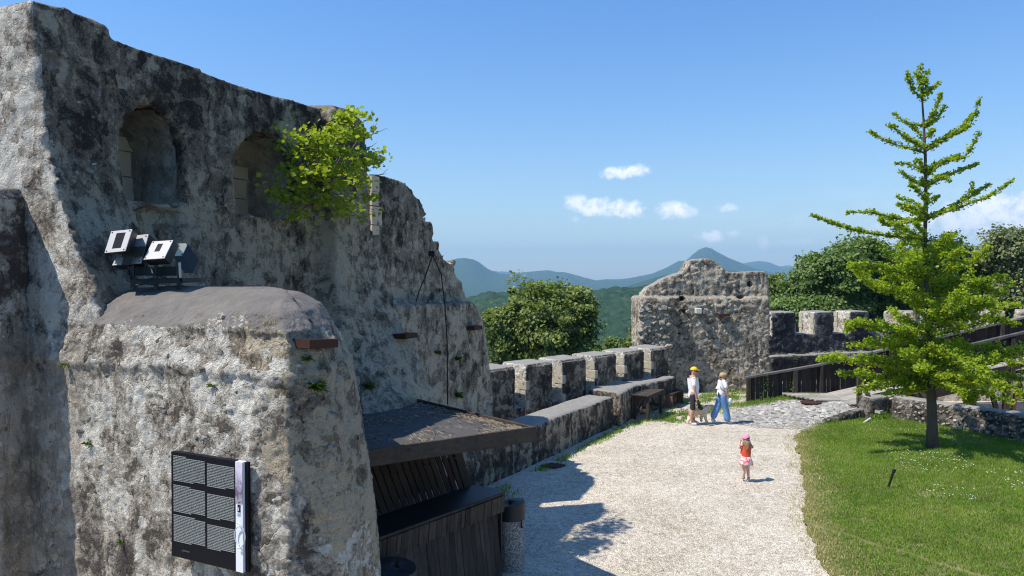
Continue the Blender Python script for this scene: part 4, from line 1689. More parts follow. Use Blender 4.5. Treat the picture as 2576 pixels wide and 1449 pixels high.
mb.beam(pb[1] + Vector((0, 0, 0)), pb[1] + Vector((.05, .35, 0)), .05, .04)
for cx in (660, 1100, 1540):
    p_ = P(248.8 + cx * .1313, 556.2 + 1140 * .1313, d0)
    mb.beam(p_, p_ + Vector((0, 0, -.10)), .04, .04)
    mb.beam(p_, p_ + Vector((0, .0, .17)), .03, .03)
mb.beam(P(248.8 + 560 * .1313, 556.2 + 960 * .1313, d0 + .1), P(248.8 + 1500 * .1313, 556.2 + 960 * .1313, d0 + .1), .05, .10)
solid_part(mb, 'base_frame', M['steel_dark'], rig)
mb = MB()
for pts in ([(560, 1000), (660, 1100), (850, 1130), (1100, 1080)], [(1040, 960), (1080, 1010), (1200, 1070), (1340, 1110)], [(700, 1230), (900, 1200), (1300, 1250), (1600, 1240)], [(1000, 880), (1060, 970), (1140, 1050)]):
    mb.tube([P(248.8 + cx * .1313, 556.2 + cy * .1313, d0 - .08) for cx, cy in pts], .008, 6)
solid_part(mb, 'cable', M['cable'], rig)


# ------------------------------------------------------------------ rusty lamp boxes
def rust_box(a, b, back, h, label, cols=None):
    a, b, back = Vector(a), Vector(b), Vector(back)
    t = empty('wall_lamp', tuple(a), label=label, cat='wall lamp', group='flat rusty lamp boxes on the walls')
    z = Vector((0, 0, h))
    mb = MB()
    o_ = Vector(a)
    pts = [a - o_, b - o_, b + back - o_, a + back - o_]
    mb.loft([pts, [p + z for p in pts]])
    m_ = mb.mesh('housing', M['rust'])
    fix_normals(m_)
    obj('housing', m_, t)
    mb = MB()
    pts = [p.lerp((pts[0] + pts[2]) / 2, .2) for p in pts]
    mb.loft([[p - Vector((0, 0, .006)) for p in pts], [p + Vector((0, 0, .01)) for p in pts]])
    m_ = mb.mesh('lens', M['panel_black'])
    fix_normals(m_)
    obj('lens', m_, t)


rust_box(P(779, 877, 6.35), P(851, 874, 6.75), (-.62, .35, 0), .078, 'rusty flat lamp box on the rounded shoulder of the near tower')
def on_wall(px, py, wdt, out):
    hits = [h for h in (seen(n_, px, py)[0] for n_ in ('palace_wall', 'gable_wall')) if h is not None]
    h = min(hits, key=lambda q: q.y)
    n_ = Vector((WN[0], WN[1], 0))
    u_ = Vector((WU[0], WU[1], 0))
    return h + n_ * out - u_ * wdt / 2, h + n_ * out + u_ * wdt / 2, -n_ * (out + .35)


rust_box(*on_wall(1012, 850, .42, .20), .085, 'rusty flat lamp box low on the buttress above the kiosk roof')
rust_box(*on_wall(1184, 829, .42, .20), .09, 'rusty flat lamp box near the right end of the gable wall')
rust_box(P(1808, 797, 29.35), P(1836, 795, 29.35), (0, .45, 0), .10, 'thin rusty lamp box high on the gatehouse front')

# small spotlight with hanging cables on the gable wall
spot = empty('spotlight', (0, 0, 0), label='small black spotlight high on the gable wall with thin cables hanging from it', cat='spotlight')
a_ = W_at(1078, 643, .1)
mb = MB()
mb.box(tuple(W_at(1086, 638, .14)), (.13, .16, .11))
solid_part(mb, 'housing', M['cable'], spot)
for pts in ([(1089, 644, .15), (1110, 690, .10), (1119, 765, .42), (1125, 860, .45), (1126, 1018, .45)], [(1088, 644, .15), (1070, 695, .12), (1053, 735, .14), (1047, 758, .4)]):
    mb = MB()
    mb.tube([W_at(x, y, o) for x, y, o in pts], .013, 6)
    solid_part(mb, 'cable', M['cable'], spot)
# white pair of wires at the roof edge
mb = MB()
mb.tube([P(1030, 997, 13.2), P(1055, 989, 13.2)], .008, 5)
mb.tube([P(1034, 1000, 13.2), P(1056, 993, 13.2)], .008, 5)
solid_part(mb, 'loose_wire', M['panel_white'], None, label='two short pale wires sticking up where the kiosk roof meets the wall', cat='wire')

# ------------------------------------------------------------------ table and bench
def plank_top(parent, w_, l_, z, n, mat, name='plank', th=.035):
    for k in range(n):
        mb = MB()
        ww = l_ / n
        mb.box((0, -l_ / 2 + ww * (k + .5), z), (w_, ww - .014, th))
        obj(name, mb.mesh(name, mat, bevel=.005), parent)


table = empty('picnic_table', tuple(G(1628, 1012) + Vector((0, .0, 0))), R(52), label='dark weathered wooden table standing by the far parapet', cat='table')
table.location = (4.47, 24.26, 0)
table.rotation_euler = (0, 0, R(60))
plank_top(table, 1.58, .58, .80, 5, M['wood_greyx'])
for sx_ in (-.64, .64):
    for sy_ in (-.22, .22):
        mb = MB()
        mb.box((sx_, sy_, .39), (.09, .09, .78))
        obj('leg', mb.mesh('leg', M['wood_dark']), table)
mb = MB()
for sx_ in (-.64, .64):
    mb.box((sx_, 0, .30), (.07, .42, .09))
    mb.box((sx_, 0, .73), (.07, .5, .09))
mb.box((0, 0, .30), (1.44, .07, .09))
for sy_ in (-.23, .23):
    mb.box((0, sy_, .73), (1.36, .05, .09))
mb.beam((-.66, 0, .34), (-.25, 0, .74), .05, .06)
mb.beam((.66, 0, .34), (.25, 0, .74), .05, .06)
obj('frame', mb.mesh('frame', M['wood_dark']), table)

bench = empty('bench', (5.72, 26.4, 0), R(59), label='reddish wooden bench with plank seat and boarded ends beyond the table', cat='bench')
plank_top(bench, 1.3, .50, .50, 4, M['wood_greyx'])
for sx_ in (-.6, .6):
    mb = MB()
    mb.box((sx_, 0, .24), (.05, .46, .48))
    obj('end_panel', mb.mesh('end_panel', M['wood_red']), bench)
mb = MB()
mb.box((0, .24, .3), (1.2, .04, .3))
obj('rear_rail', mb.mesh('rear_rail', M['wood_red']), bench)
# backrest board leaning against the parapet
mb = MB()
mb.beam((-.7, .38, .95), (.7, .38, .95), .04, .28)
obj('backrest', mb.mesh('backrest', M['wood_dark']), bench)
for sx_ in (-.62, .62):
    mb = MB()
    mb.beam((sx_, .22, .05), (sx_, .42, 1.08), .07, .05)
    obj('backrest_post', mb.mesh('backrest_post', M['wood_red']), bench)

# ------------------------------------------------------------------ board fence and wooden ramp bridge
bridge = empty('ramp_bridge', (0, 0, 0), label='dark wooden ramp bridge that climbs to the right behind the young tree', cat='footbridge')
YF, YN = 26.6, 24.05


def rail_z(x):
    return float(np.interp(x, [8.4, 10.07, 11.0, 18.4, 21], [.975, 1.26, 1.42, 3.15, 3.75]))


def deck_z(x):
    return max(.36, rail_z(x) - 1.2)


fence_a = empty('board_fence', (0, 0, 0), label='blackened vertical board fence with grey top rail, from the gatehouse to the ramp', cat='fence')
rr = random.Random(31)
x = gx(1880, YF)
while x < 20.5:
    w_ = rr.uniform(.14, .21)
    par = fence_a if x < 13.0 else bridge
    zt = rail_z(x + w_ / 2) - .05
    zb = .06 if x < 11.3 else deck_z(x) - .05
    mb = MB()
    mb.box((x + w_ / 2, YF + .03 + rr.uniform(-.006, .006), (zt + zb) / 2), (w_ - .012, .025, zt - zb))
    obj('fence_board', mb.mesh('fence_board', M['fence']), par)
    x += w_
for xx, w_ in ((gx(1882, YF), .12), (gx(2000, YF), .16), (gx(2066, YF), .10), (13.6, .14), (15.6, .14), (17.6, .14)):
    mb = MB()
    zt = rail_z(xx) - .02
    zb = -.05 if xx < 11.5 else deck_z(xx) - .5
    mb.box((xx, YF - .06, (zt + zb) / 2), (w_, .12, zt - zb))
    obj('post', mb.mesh('post', M['wood_grey'], bevel=.008), fence_a if xx < 13 else bridge)
mb = MB()
for xa, xb in ((8.40, 10.07), (10.07, 11.0), (11.0, 13.0)):
    mb.beam((xa, YF - .02, rail_z(xa)), (xb, YF - .02, rail_z(xb)), .2, .07)
obj('top_rail', mb.mesh('top_rail', M['fence_cap']), fence_a)
mb = MB()
mb.beam((13.0, YF - .02, rail_z(13)), (20.5, YF - .02, rail_z(20.5)), .2, .07)
obj('top_rail', mb.mesh('top_rail', M['fence_cap']), bridge)
# deck: long planks
for k in range(12):
    yk = YN + .1 + k * (YF - YN - .2) / 12 + .1
    mb = MB()
    xs_ = 9.7 + .9 * (1 - k / 11) if k > 3 else 11.2
    if k <= 3:
        xs_ = 11.1
    segs = [xs_, 11.3, 20.5]
    segs = [s_ for s_ in segs if s_ >= xs_]
    for xa, xb in zip(segs[:-1], segs[1:]):
        if xb - xa > .05:
            za = .36 + .02 + (.012 if k % 2 else 0) if xa < 11.2 else deck_z(xa) + .02
            mb.beam((xa, yk, za + .03), (xb, yk, max(.41, deck_z(xb) + .05)), (YF - YN - .2) / 12 - .014, .045)
    obj('deck_plank', mb.mesh('deck_plank', M['wood_pale']), bridge)
# near side: posts, rails, outriggers
for xx in (11.32, 12.9, 14.55, 16.3, 18.0):
    zd = deck_z(xx)
    mb = MB()
    mb.box((xx, YN, zd + .48), (.14, .13, 1.35 if xx > 12 else 1.0))
    obj('post', mb.mesh('post', M['wood_dark'], bevel=.006), bridge)
    mb = MB()
    mb.beam((xx + .03, YN - .05, zd + .72), (xx + .33, YN - .62, zd - .02), .09, .09)
    obj('outrigger', mb.mesh('outrigger', M['wood_grey']), bridge)
    mb = MB()
    mb.beam((xx + .1, YN + .1, zd - .05), (xx + .38, YN - .72, zd - .05), .14, .09)
    obj('outrigger_foot', mb.mesh('outrigger_foot', M['wood_pale']), bridge)
mb = MB()
mb.beam((12.2, YN, rail_z(12.2) + .05), (20, YN, rail_z(20) + .05), .16, .07)
obj('near_rail', mb.mesh('near_rail', M['fence_cap']), bridge)
mb = MB()
mb.beam((12.2, YN - .02, rail_z(12.2) - .45), (20, YN - .02, rail_z(20) - .45), .05, .14)
mb.beam((11.3, YN - .02, deck_z(11.3) + .25), (20, YN - .02, deck_z(20) + .15), .05, .14)
obj('middle_rail', mb.mesh('middle_rail', M['fence']), bridge)
x = 13.0
while x < 20:
    w_ = rr.uniform(.16, .22)
    zt, zb = rail_z(x + w_ / 2) - .03, deck_z(x) + .45
    mb = MB()
    mb.box((x + w_ / 2, YN + .04, (zt + zb) / 2), (w_ - .012, .025, zt - zb))
    obj('fence_board', mb.mesh('fence_board', M['fence']), bridge)
    x += w_
for yy in (YN + .05, YF - .1):
    mb = MB()
    mb.beam((11.4, yy, deck_z(11.4) - .12), (20.5, yy, deck_z(20.5) - .14), .16, .24)
    obj('main_beam', mb.mesh('main_beam', M['wood_dark']), bridge)
for (pa, pb, w_, mat) in (((2532, 958), (2531, 1026), .17, 'wood_dark'), ((2494, 985), (2517, 1028), .12, 'wood_dark'), ((2562, 968), (2540, 1026), .11, 'wood_red'), ((2556, 948), (2600, 1010), .12, 'wood_dark'), ((2432, 985), (2470, 1030), .13, 'wood_dark')):
    mb = MB()
    mb.beam(P(*pa, YN + .1), P(*pb, YN + .1) + Vector((0, 0, -.5)), w_, w_, up=(0, 1, 0))
    obj('strut', mb.mesh('strut', M[mat]), bridge)
# pale wall below and beyond the bridge
mb = MB()
wall_solid(mb, (14.5, 27.6), (21.5, 26.9), .5, -1.0, 1.25, 1.55, .04)
under = finish_wall(mb, 'under_wall', M['tower'], M['cap'], 131, .08, label='pale stone wall seen through the struts beneath the wooden bridge', cat='low wall')

# ------------------------------------------------------------------ small ground things
mb = MB()
g_ = G(2041, 1021, 0)
gm = Vector((G(2041, 1021, .22).x, G(2041, 1021, .22).y, 0))
zc_ = float(h_apron(np.array([gm.x]), np.array([gm.y]))[0])
mb.lathe((gm.x, gm.y, zc_ + .03), [(.36, 0), (.36, .03), (.34, .038), (.05, .04)], 32)
mh = obj('manhole_cover', mb.mesh('manhole_cover', M['rust']), label='round rust brown manhole cover set in the cobble paving', cat='manhole cover')
mb = MB()
c_ = G(1388, 1175)
quad_prism(mb, [(c_.x - .28, c_.y - .02, .02), (c_.x + .05, c_.y - .2, .02), (c_.x + .34, c_.y + .05, .02), (c_.x + .02, c_.y + .26, .02)], (0, 0, .03))
solid_part(mb, 'ground_hatch', M['rust'], label='small rusty hatch plate lying in the gravel near the parapet', cat='hatch')
pst = empty('marker_post', tuple(G(2231, 1231)), label='short black post leaning in the lawn', cat='post')
mb = MB()
mb.tube([(0, 0, -.05), (.12, -.02, .36), (.135, -.02, .385)], [.025, .025, .018], 10)
obj('shaft', mb.mesh('shaft', M['cable']), pst)
mb = MB()
mb.tube([(.126, -.02, .37), (.15, -.025, .44)], .036, 10)
obj('tip', mb.mesh('tip', M['cable']), pst)
mb = MB()
mb.tube([P(2172, 1064, 22.9), P(2190, 1052, 22.95)], .03, 8)
obj('pipe', mb.mesh('pipe', M['steel']), label='short grey drain pipe in the grass below the paving edge', cat='pipe')
# small lamp case on the gatehouse
mb = MB()
mb.box((gx(1757, 29.4), 29.42, gz(782, 29.4)), (.24, .25, .22))
obj('junction_box', mb.mesh('junction_box', plain('cream_box', (.55, .56, .48), .6, .05, 5, 0), bevel=.02), label='small cream box mounted high on the gatehouse wall', cat='junction box')


# ------------------------------------------------------------------ people and dog
def skin(name, J, bones, root, mat, parent=None, sub=2, **k):
    """continuous skinned surface: J name -> (x, y, z, r) or (x, y, z, rx, ry)"""
    names = list(J)
    ix = {n_: i for i, n_ in enumerate(names)}
    me = bpy.data.meshes.new(name)
    me.from_pydata([J[n_][:3] for n_ in names], [(ix[a], ix[b]) for a, b in bones], [])
    t = bpy.data.objects.new('temp', me)
    COL.objects.link(t)
    t.modifiers.new('Skin', 'SKIN')
    if not me.skin_vertices:
        raise RuntimeError('no skin layer')
    for n_ in names:
        sv = me.skin_vertices[0].data[ix[n_]]
        r = J[n_][3:]
        sv.radius = (r[0], r[-1])
        sv.use_root = n_ == root
    ss = t.modifiers.new('Sub', 'SUBSURF')
    ss.levels = sub
    ss.render_levels = sub
    bpy.context.view_layer.update()
    out = bpy.data.meshes.new_from_object(t.evaluated_get(bpy.context.evaluated_depsgraph_get()))
    bpy.data.objects.remove(t)
    out.materials.clear()
    out.materials.append(mat)
    out.polygons.foreach_set('use_smooth', np.ones(len(out.polygons), dtype=bool))
    return obj(name, out, parent, **k)


def ball(mb, c, r, n=12):
    rings = []
    for i in range(1, n // 2):
        a = math.pi * i / (n // 2)
        rings.append([(c[0] + r[0] * math.sin(a) * math.cos(2 * math.pi * k / n), c[1] + r[1] * math.sin(a) * math.sin(2 * math.pi * k / n), c[2] - r[2] * math.cos(a)) for k in range(n)])
    mb.loft(rings)
    return mb


SKINM = plain('skin', (.52, .28, .19), .6, .12, 14, .1)
SKINC = plain('child_skin', (.62, .38, .28), .6, .08, 14, .1)
MW = plain('white_cotton', (.78, .78, .80), .85, .06, 16, .5, bd=.01)
MSH = plain('dark_shorts', (.035, .037, .045), .85, .2, 16, .4)
MYEL = plain('yellow_cap', (.85, .55, .02), .75, .06, 12, .1)
MJEAN = plain('blue_denim', (.13, .27, .50), .9, .25, 12, .5)
MHAIR = plain('blond_hair', (.42, .30, .16), .7, .5, 30, .9, stretch=(3, 3, .5))
MHAIR2 = plain('light_brown_hair', (.30, .19, .11), .7, .5, 30, .9, stretch=(3, 3, .5))
MRED = plain('coral_shirt', (.68, .10, .045), .85, .1, 14, .4)
MPINK = plain('pink_cap', (.72, .25, .42), .8, .1, 12, .1)
MSHOE = plain('pale_shoe', (.66, .66, .64), .7, .12, 14, .1)
MSOCK = plain('dark_sock', (.03, .02, .035), .9, .1, 14, 0)
MBLK = plain('black_fabric', (.015, .015, .018), .7, .1, 14, .1)
MORG = plain('orange_leash', (.62, .24, .06), .7, .1, 14, 0)
m_, t_, b_ = new_mat('pink_flower_print')
pt = t_.node('ShaderNodeTexCoord').outputs['Object']
fl = t_.noise(pt, 16, 3, .6, .6)
t_.put(b_, 'Base Color', t_.ramp(fl, [(.40, (.72, .12, .18)), (.50, (.78, .45, .45)), (.58, (.80, .72, .62))]))
b_.inputs['Roughness'].default_value = .85
MPRINT = m_


def hand(J, B, wrist, p, fwd, side, s=1.0, curl=.5):
    """palm plus five bent fingers; fwd: finger direction, side: across the palm (thumb side)"""
    p, f, q = Vector(p), Vector(fwd).normalized(), Vector(side).normalized()
    cdir = f.cross(q).normalized()
    pre = wrist + '_h'
    J[pre + 'palm'] = (*(p + f * .05 * s), .020 * s, .034 * s)
    B.append((wrist, pre + 'palm'))
    for i, (o, L_) in enumerate(((.027, .068), (.010, .077), (-.008, .072), (-.026, .058))):
        a_ = p + f * .088 * s + q * o * s
        b2 = a_ + (f * (1 - curl * .3) + cdir * curl * .5).normalized() * L_ * .5 * s
        c2 = b2 + (f * (1 - curl) + cdir * curl * 1.2).normalized() * L_ * .5 * s
        for nm, v, r_ in (('a', a_, .0092), ('b', b2, .0086), ('c', c2, .0074)):
            J[f'{pre}{i}{nm}'] = (*v, r_ * s)
        B += [(pre + 'palm', f'{pre}{i}a'), (f'{pre}{i}a', f'{pre}{i}b'), (f'{pre}{i}b', f'{pre}{i}c')]
    a_ = p + f * .03 * s + q * .034 * s
    b2 = a_ + (f * .7 + q * .5 + cdir * .3).normalized() * .034 * s
    c2 = b2 + (f * .9 + cdir * .5).normalized() * .026 * s
    for nm, v, r_ in (('a', a_, .0125), ('b', b2, .0105), ('c', c2, .0085)):
        J[f'{pre}t{nm}'] = (*v, r_ * s)
    B += [(pre + 'palm', pre + 'ta'), (pre + 'ta', pre + 'tb'), (pre + 'tb', pre + 'tc')]


def face(parent, hx, hy, hz, s, fwd=(1, 0)):
    """two eyes and a mouth on the front of a head centred at (hx, hy, hz)"""
    f = Vector((fwd[0], fwd[1], 0)).normalized()
    r = Vector((-f.y, f.x, 0))
    c = Vector((hx, hy, hz))
    for sg in (-1, 1):
        mb = MB()
        ball(mb, tuple(c + f * .085 * s + r * sg * .032 * s), (.011 * s, .011 * s, .009 * s), 8)
        obj('eye', mb.mesh('eye', MBLK, True), parent)
    mb = MB()
    ball(mb, tuple(c + f * .088 * s - Vector((0, 0, .062 * s))), (.008 * s, .024 * s, .007 * s), 8)
    obj('mouth', mb.mesh('mouth', plain('lips', (.42, .14, .12), .6, .05, 5, 0), True), parent)


def shoe(parent, ank, direc, s, mat, name='shoe', pitch=0.0):
    a = Vector(ank)
    d = Vector(direc).normalized()
    J = {'h': (*(a - d * .05 * s + Vector((0, 0, -.045 * s))), .040 * s), 'm': (*(a + d * .05 * s + Vector((0, 0, -.05 * s - pitch * .03))), .040 * s, .042 * s),
         't': (*(a + d * .16 * s + Vector((0, 0, -.06 * s - pitch * .08))), .030 * s, .042 * s), 'k': (*(a + Vector((0, 0, .01))), .045 * s)}
    return skin(name, J, [('h', 'm'), ('m', 't'), ('h', 'k')], 'h', mat, parent, 1)


# --- man with the yellow cap
g_ = G(1743, 1068)
man = empty('person', tuple(g_), R(-3), label='person in yellow cap, white T-shirt and dark shorts holding an orange leash', cat='person')
J = dict(pel=(0, 0, .94, .145, .15), wai=(.015, 0, 1.08, .125, .145), che=(.0, 0, 1.30, .12, .165), nb=(-.01, 0, 1.47, .07, .08), nk=(.015, 0, 1.535, .058), hd=(.035, 0, 1.62, .085, .075), hd2=(.03, 0, 1.69, .098, .082), hd3=(.02, 0, 1.75, .07, .065),
         nose=(.135, 0, 1.635, .012), jaw=(.085, 0, 1.575, .045, .04), ear1=(.02, -.085, 1.65, .016, .022), ear2=(.02, .085, 1.65, .016, .022),
         shr=(-.01, -.18, 1.42, .062), elr=(.0, -.235, 1.15, .046), wrr=(.055, -.235, .93, .030),
         shl=(-.01, .18, 1.42, .062), ell=(.04, .24, 1.16, .046), wrl=(.12, .22, .96, .030),
         hir=(.0, -.085, .88, .095), knr=(-.02, -.09, .50, .062), cfr=(-.06, -.09, .34, .060), anr=(-.07, -.09, .10, .040), tor=(.03, -.09, .045, .038),
         hil=(.0, .085, .88, .095), knl=(.05, .09, .51, .062), cfl=(.03, .09, .35, .060), anl=(.05, .09, .10, .040), tol=(.16, .09, .045, .038))
B = [('pel', 'wai'), ('wai', 'che'), ('che', 'nb'), ('nb', 'nk'), ('nk', 'hd'), ('hd', 'hd2'), ('hd2', 'hd3'), ('hd', 'nose'), ('hd', 'jaw'), ('hd', 'ear1'), ('hd', 'ear2'), ('nb', 'shr'), ('shr', 'elr'), ('elr', 'wrr'),
     ('nb', 'shl'), ('shl', 'ell'), ('ell', 'wrl'), ('pel', 'hir'), ('hir', 'knr'), ('knr', 'cfr'), ('cfr', 'anr'), ('anr', 'tor'), ('pel', 'hil'), ('hil', 'knl'), ('knl', 'cfl'), ('cfl', 'anl'), ('anl', 'tol')]
hand(J, B, 'wrr', (.055, -.235, .93), (.15, 0, -1), (1, 0, .1), 1.0, .9)
hand(J, B, 'wrl', (.12, .22, .96), (.3, 0, -1), (1, 0, .2), 1.0, .8)
skin('body', J, B, 'pel', SKINM, man)
JS = dict(hem=(.01, 0, .80, .162, .178), hm2=(.01, 0, .93, .155, .172), wai=(.025, 0, 1.08, .150, .165), che=(.005, 0, 1.30, .138, .185), nb=(-.01, 0, 1.445, .085, .11), shr=(-.01, -.175, 1.40, .078), slr=(.0, -.225, 1.20, .068), shl=(-.01, .175, 1.40, .078), sll=(.02, .225, 1.22, .068))
skin('shirt', JS, [('hem', 'hm2'), ('hm2', 'wai'), ('wai', 'che'), ('che', 'nb'), ('nb', 'shr'), ('shr', 'slr'), ('nb', 'shl'), ('shl', 'sll')], 'che', MW, man)
JS = dict(top=(.0, 0, 1.02, .140, .150), mid=(.0, 0, .93, .152, .160), hir=(.0, -.085, .84, .118), kr=(-.025, -.09, .52, .088), kr2=(-.03, -.09, .47, .086), hil=(.0, .085, .84, .118), kl=(.045, .09, .52, .088), kl2=(.05, .09, .47, .086))
skin('shorts', JS, [('top', 'mid'), ('mid', 'hir'), ('hir', 'kr'), ('kr', 'kr2'), ('mid', 'hil'), ('hil', 'kl'), ('kl', 'kl2')], 'top', MSH, man)
shoe(man, (-.07, -.09, .095), (1, -.1, 0), 1.1, MW)
shoe(man, (.05, .09, .095), (1, .1, 0), 1.1, MW)
mb = MB()
rings = []
for i in range(7):
    a = i / 6 * math.pi / 2
    rings.append([(.03 + .118 * math.cos(a) * math.cos(t), .098 * math.cos(a) * math.sin(t), 1.70 + .105 * math.sin(a)) for t in [2 * math.pi * k / 16 for k in range(16)]])
rings[-1] = [(.03 + (p[0] - .03) * .2 + 0, p[1] * .2, 1.806) for p in rings[-2]]
mb.loft(rings)
mb.loft([[(.10, -.075, 1.705), (.20, -.055, 1.69), (.235, 0, 1.685), (.20, .055, 1.69), (.10, .075, 1.705)], [(.10, -.075, 1.717), (.20, -.055, 1.70), (.235, 0, 1.695), (.20, .055, 1.70), (.10, .075, 1.717)]])
me = mb.mesh('cap', MYEL, True)
fix_normals(me)
obj('cap', me, man)
mb = MB()
mb.box((.118, 0, 1.662), (.03, .14, .042))
mb.box((.07, -.088, 1.668), (.11, .008, .018))
mb.box((.07, .088, 1.668), (.11, .008, .018))
obj('sunglasses', mb.mesh('sunglasses', MBLK, bevel=.006), man)
mb = MB()
ball(mb, (.085, 0, 1.568), (.052, .055, .048), 12)
obj('beard', mb.mesh('beard', plain('grey_beard', (.38, .30, .26), .9, .3, 60, .6), True), man)
face(man, .045, 0, 1.645, 1.0)
mb = MB()
mb.tube([(.10, -.25, .86), (.12, -.25, .70), (.17, -.24, .58)], [.012, .045, .07], 10)
mb.tube([(.17, -.24, .60), (.22, -.23, .52)], [.07, .055], 10)
obj('bag', mb.mesh('bag', MBLK, True), None, label='black pouch bag hanging from the hand of the person in the yellow cap', cat='bag').matrix_world = Matrix.Translation(g_) @ Matrix.Rotation(R(-3), 4, 'Z')
dogp = G(1760, 1066)
mb = MB()
hw = Matrix.Translation(g_) @ Matrix.Rotation(R(-3), 4, 'Z') @ Vector((.07, -.25, .85))
dn = Vector((dogp.x + .26, dogp.y + .02, .36))
mb.tube([hw, hw + Vector((-.05, -.02, -.18)), hw + Vector((-.01, -.02, -.42)), hw.lerp(dn, .5) + Vector((-.02, 0, -.28)), dn], .008, 6)
me = mb.mesh('leash', MORG)
obj('leash', me, label='thin orange leash running from the hand down to the dog', cat='leash')

# --- woman in jeans
g_ = G(1815, 1066)
wom = empty('person', tuple(g_), R(14), label='person with short blond hair in white T-shirt and wide blue jeans mid-stride', cat='person')
J = dict(pel=(0, 0, .90, .135, .155), wai=(.015, 0, 1.04, .105, .135), che=(.03, 0, 1.22, .105, .145), nb=(.035, 0, 1.37, .06, .07), nk=(.06, 0, 1.43, .048), hd=(.09, 0, 1.49, .075, .068), hd2=(.085, 0, 1.55, .09, .075), hd3=(.07, 0, 1.60, .06),
         nose=(.18, 0, 1.48, .011), jaw=(.13, 0, 1.45, .038),
         shr=(.03, -.165, 1.32, .052), elr=(.05, -.21, 1.07, .038), wrr=(.13, -.20, .86, .025),
         shl=(.03, .165, 1.32, .052), ell=(.08, .20, 1.08, .038), wrl=(.18, .16, .90, .025),
         hir=(0, -.08, .84, .10), knr=(.10, -.085, .48, .06), cfr=(.14, -.085, .30, .05), anr=(.16, -.085, .10, .035), tor=(.27, -.085, .04, .035),
         hil=(0, .08, .84, .10), knl=(-.10, .08, .49, .06), cfl=(-.19, .08, .34, .05), anl=(-.27, .08, .17, .035), tol=(-.17, .08, .07, .035))
hand(J, B2 := [], 'wrr', (.13, -.20, .86), (.35, 0, -1), (1, 0, .3), .92, .8)
BB = [x for x in B if '_h' not in x[0] and '_h' not in x[1] and x[1] not in ('ear1', 'ear2')] + B2
B3 = []
hand(J, B3, 'wrl', (.18, .16, .90), (.4, 0, -1), (1, 0, .3), .92, .6)
skin('body', J, BB + B3, 'pel', SKINM, wom)
JS = dict(hem=(.0, 0, .86, .150, .172), hm2=(.0, 0, .96, .140, .165), wai=(.015, 0, 1.06, .128, .152), che=(.03, 0, 1.22, .128, .165), nb=(.035, 0, 1.345, .075, .10), shr=(.03, -.155, 1.30, .070), slr=(.045, -.205, 1.12, .066), shl=(.03, .155, 1.30, .070), sll=(.06, .195, 1.13, .066))
skin('shirt', JS, [('hem', 'hm2'), ('hm2', 'wai'), ('wai', 'che'), ('che', 'nb'), ('nb', 'shr'), ('shr', 'slr'), ('nb', 'shl'), ('shl', 'sll')], 'che', MW, wom)
JS = dict(top=(.0, 0, .99, .122, .142), sea=(-.02, 0, .90, .155, .168), hir=(.01, -.085, .78, .118), kr=(.10, -.085, .48, .098), sr=(.14, -.085, .25, .112), er=(.165, -.085, .06, .128),
          hil=(-.01, .085, .78, .118), kl=(-.10, .08, .50, .098), sl=(-.19, .08, .32, .108), el=(-.27, .08, .15, .118))
skin('jeans', JS, [('top', 'sea'), ('sea', 'hir'), ('hir', 'kr'), ('kr', 'sr'), ('sr', 'er'), ('sea', 'hil'), ('hil', 'kl'), ('kl', 'sl'), ('sl', 'el')], 'top', MJEAN, wom)
shoe(wom, (.18, -.085, .09), (1, 0, 0), 1.0, MSHOE)
shoe(wom, (-.28, .08, .17), (.8, 0, -.55), 1.0, MSHOE)
# hair: clumped bob
rs = np.random.default_rng(3)
JH = dict(a=(.06, 0, 1.60, .085, .09), b=(.05, 0, 1.54, .105, .105), c=(.04, 0, 1.46, .095, .11), d=(.03, 0, 1.40, .06, .09), e=(.11, -.06, 1.50, .06), f=(.11, .06, 1.50, .06))
hh = skin('hair', JH, [('a', 'b'), ('b', 'c'), ('c', 'd'), ('b', 'e'), ('b', 'f')], 'b', MHAIR, wom, 3)
c_ = co_of(hh.data)
set_co(hh.data, c_ + nrm_of(hh.data) * (.014 * ridged(c_ * np.array([1, 1, .5]), .03, 3, 3))[:, None])
face(wom, .095, 0, 1.51, .9)
mb = MB()
mb.beam((-.155, -.085, .86), (-.150, -.085, 1.0), .075, .012, up=(1, 0, 0))
obj('phone', mb.mesh('phone', MBLK, bevel=.004), label='black phone tucked into the back pocket of the blue jeans', cat='phone').matrix_world = Matrix.Translation(g_) @ Matrix.Rotation(R(14), 4, 'Z')
mb = MB()
mb.tube([(.06, .14, 1.385), (-.03, .06, 1.38), (-.095, -.03, 1.26), (-.085, -.11, 1.12), (.02, -.175, 1.02)], .008, 6)
obj('bag_strap', mb.mesh('bag_strap', MBLK), wom)
mb = MB()
mb.lathe((.17, -.225, .60), [(.03, 0), (.042, .03), (.042, .13), (.02, .17), (.015, .19)], 14)
ob_ = obj('water_bottle', mb.mesh('water_bottle', plain('blue_plastic', (.16, .34, .75), .4, .5, 18, 0), True), label='blue and white bottle held low by the person in jeans', cat='bottle')
ob_.matrix_world = Matrix.Translation(g_) @ Matrix.Rotation(R(14), 4, 'Z')
mb = MB()
mb.lathe((.17, -.225, .70), [(.044, 0), (.055, .03), (.05, .10), (.03, .13)], 12)
obj('bottle_wrap', mb.mesh('bottle_wrap', plain('pale_wrap', (.62, .68, .78), .6, .15, 25, .5), True), ob_)

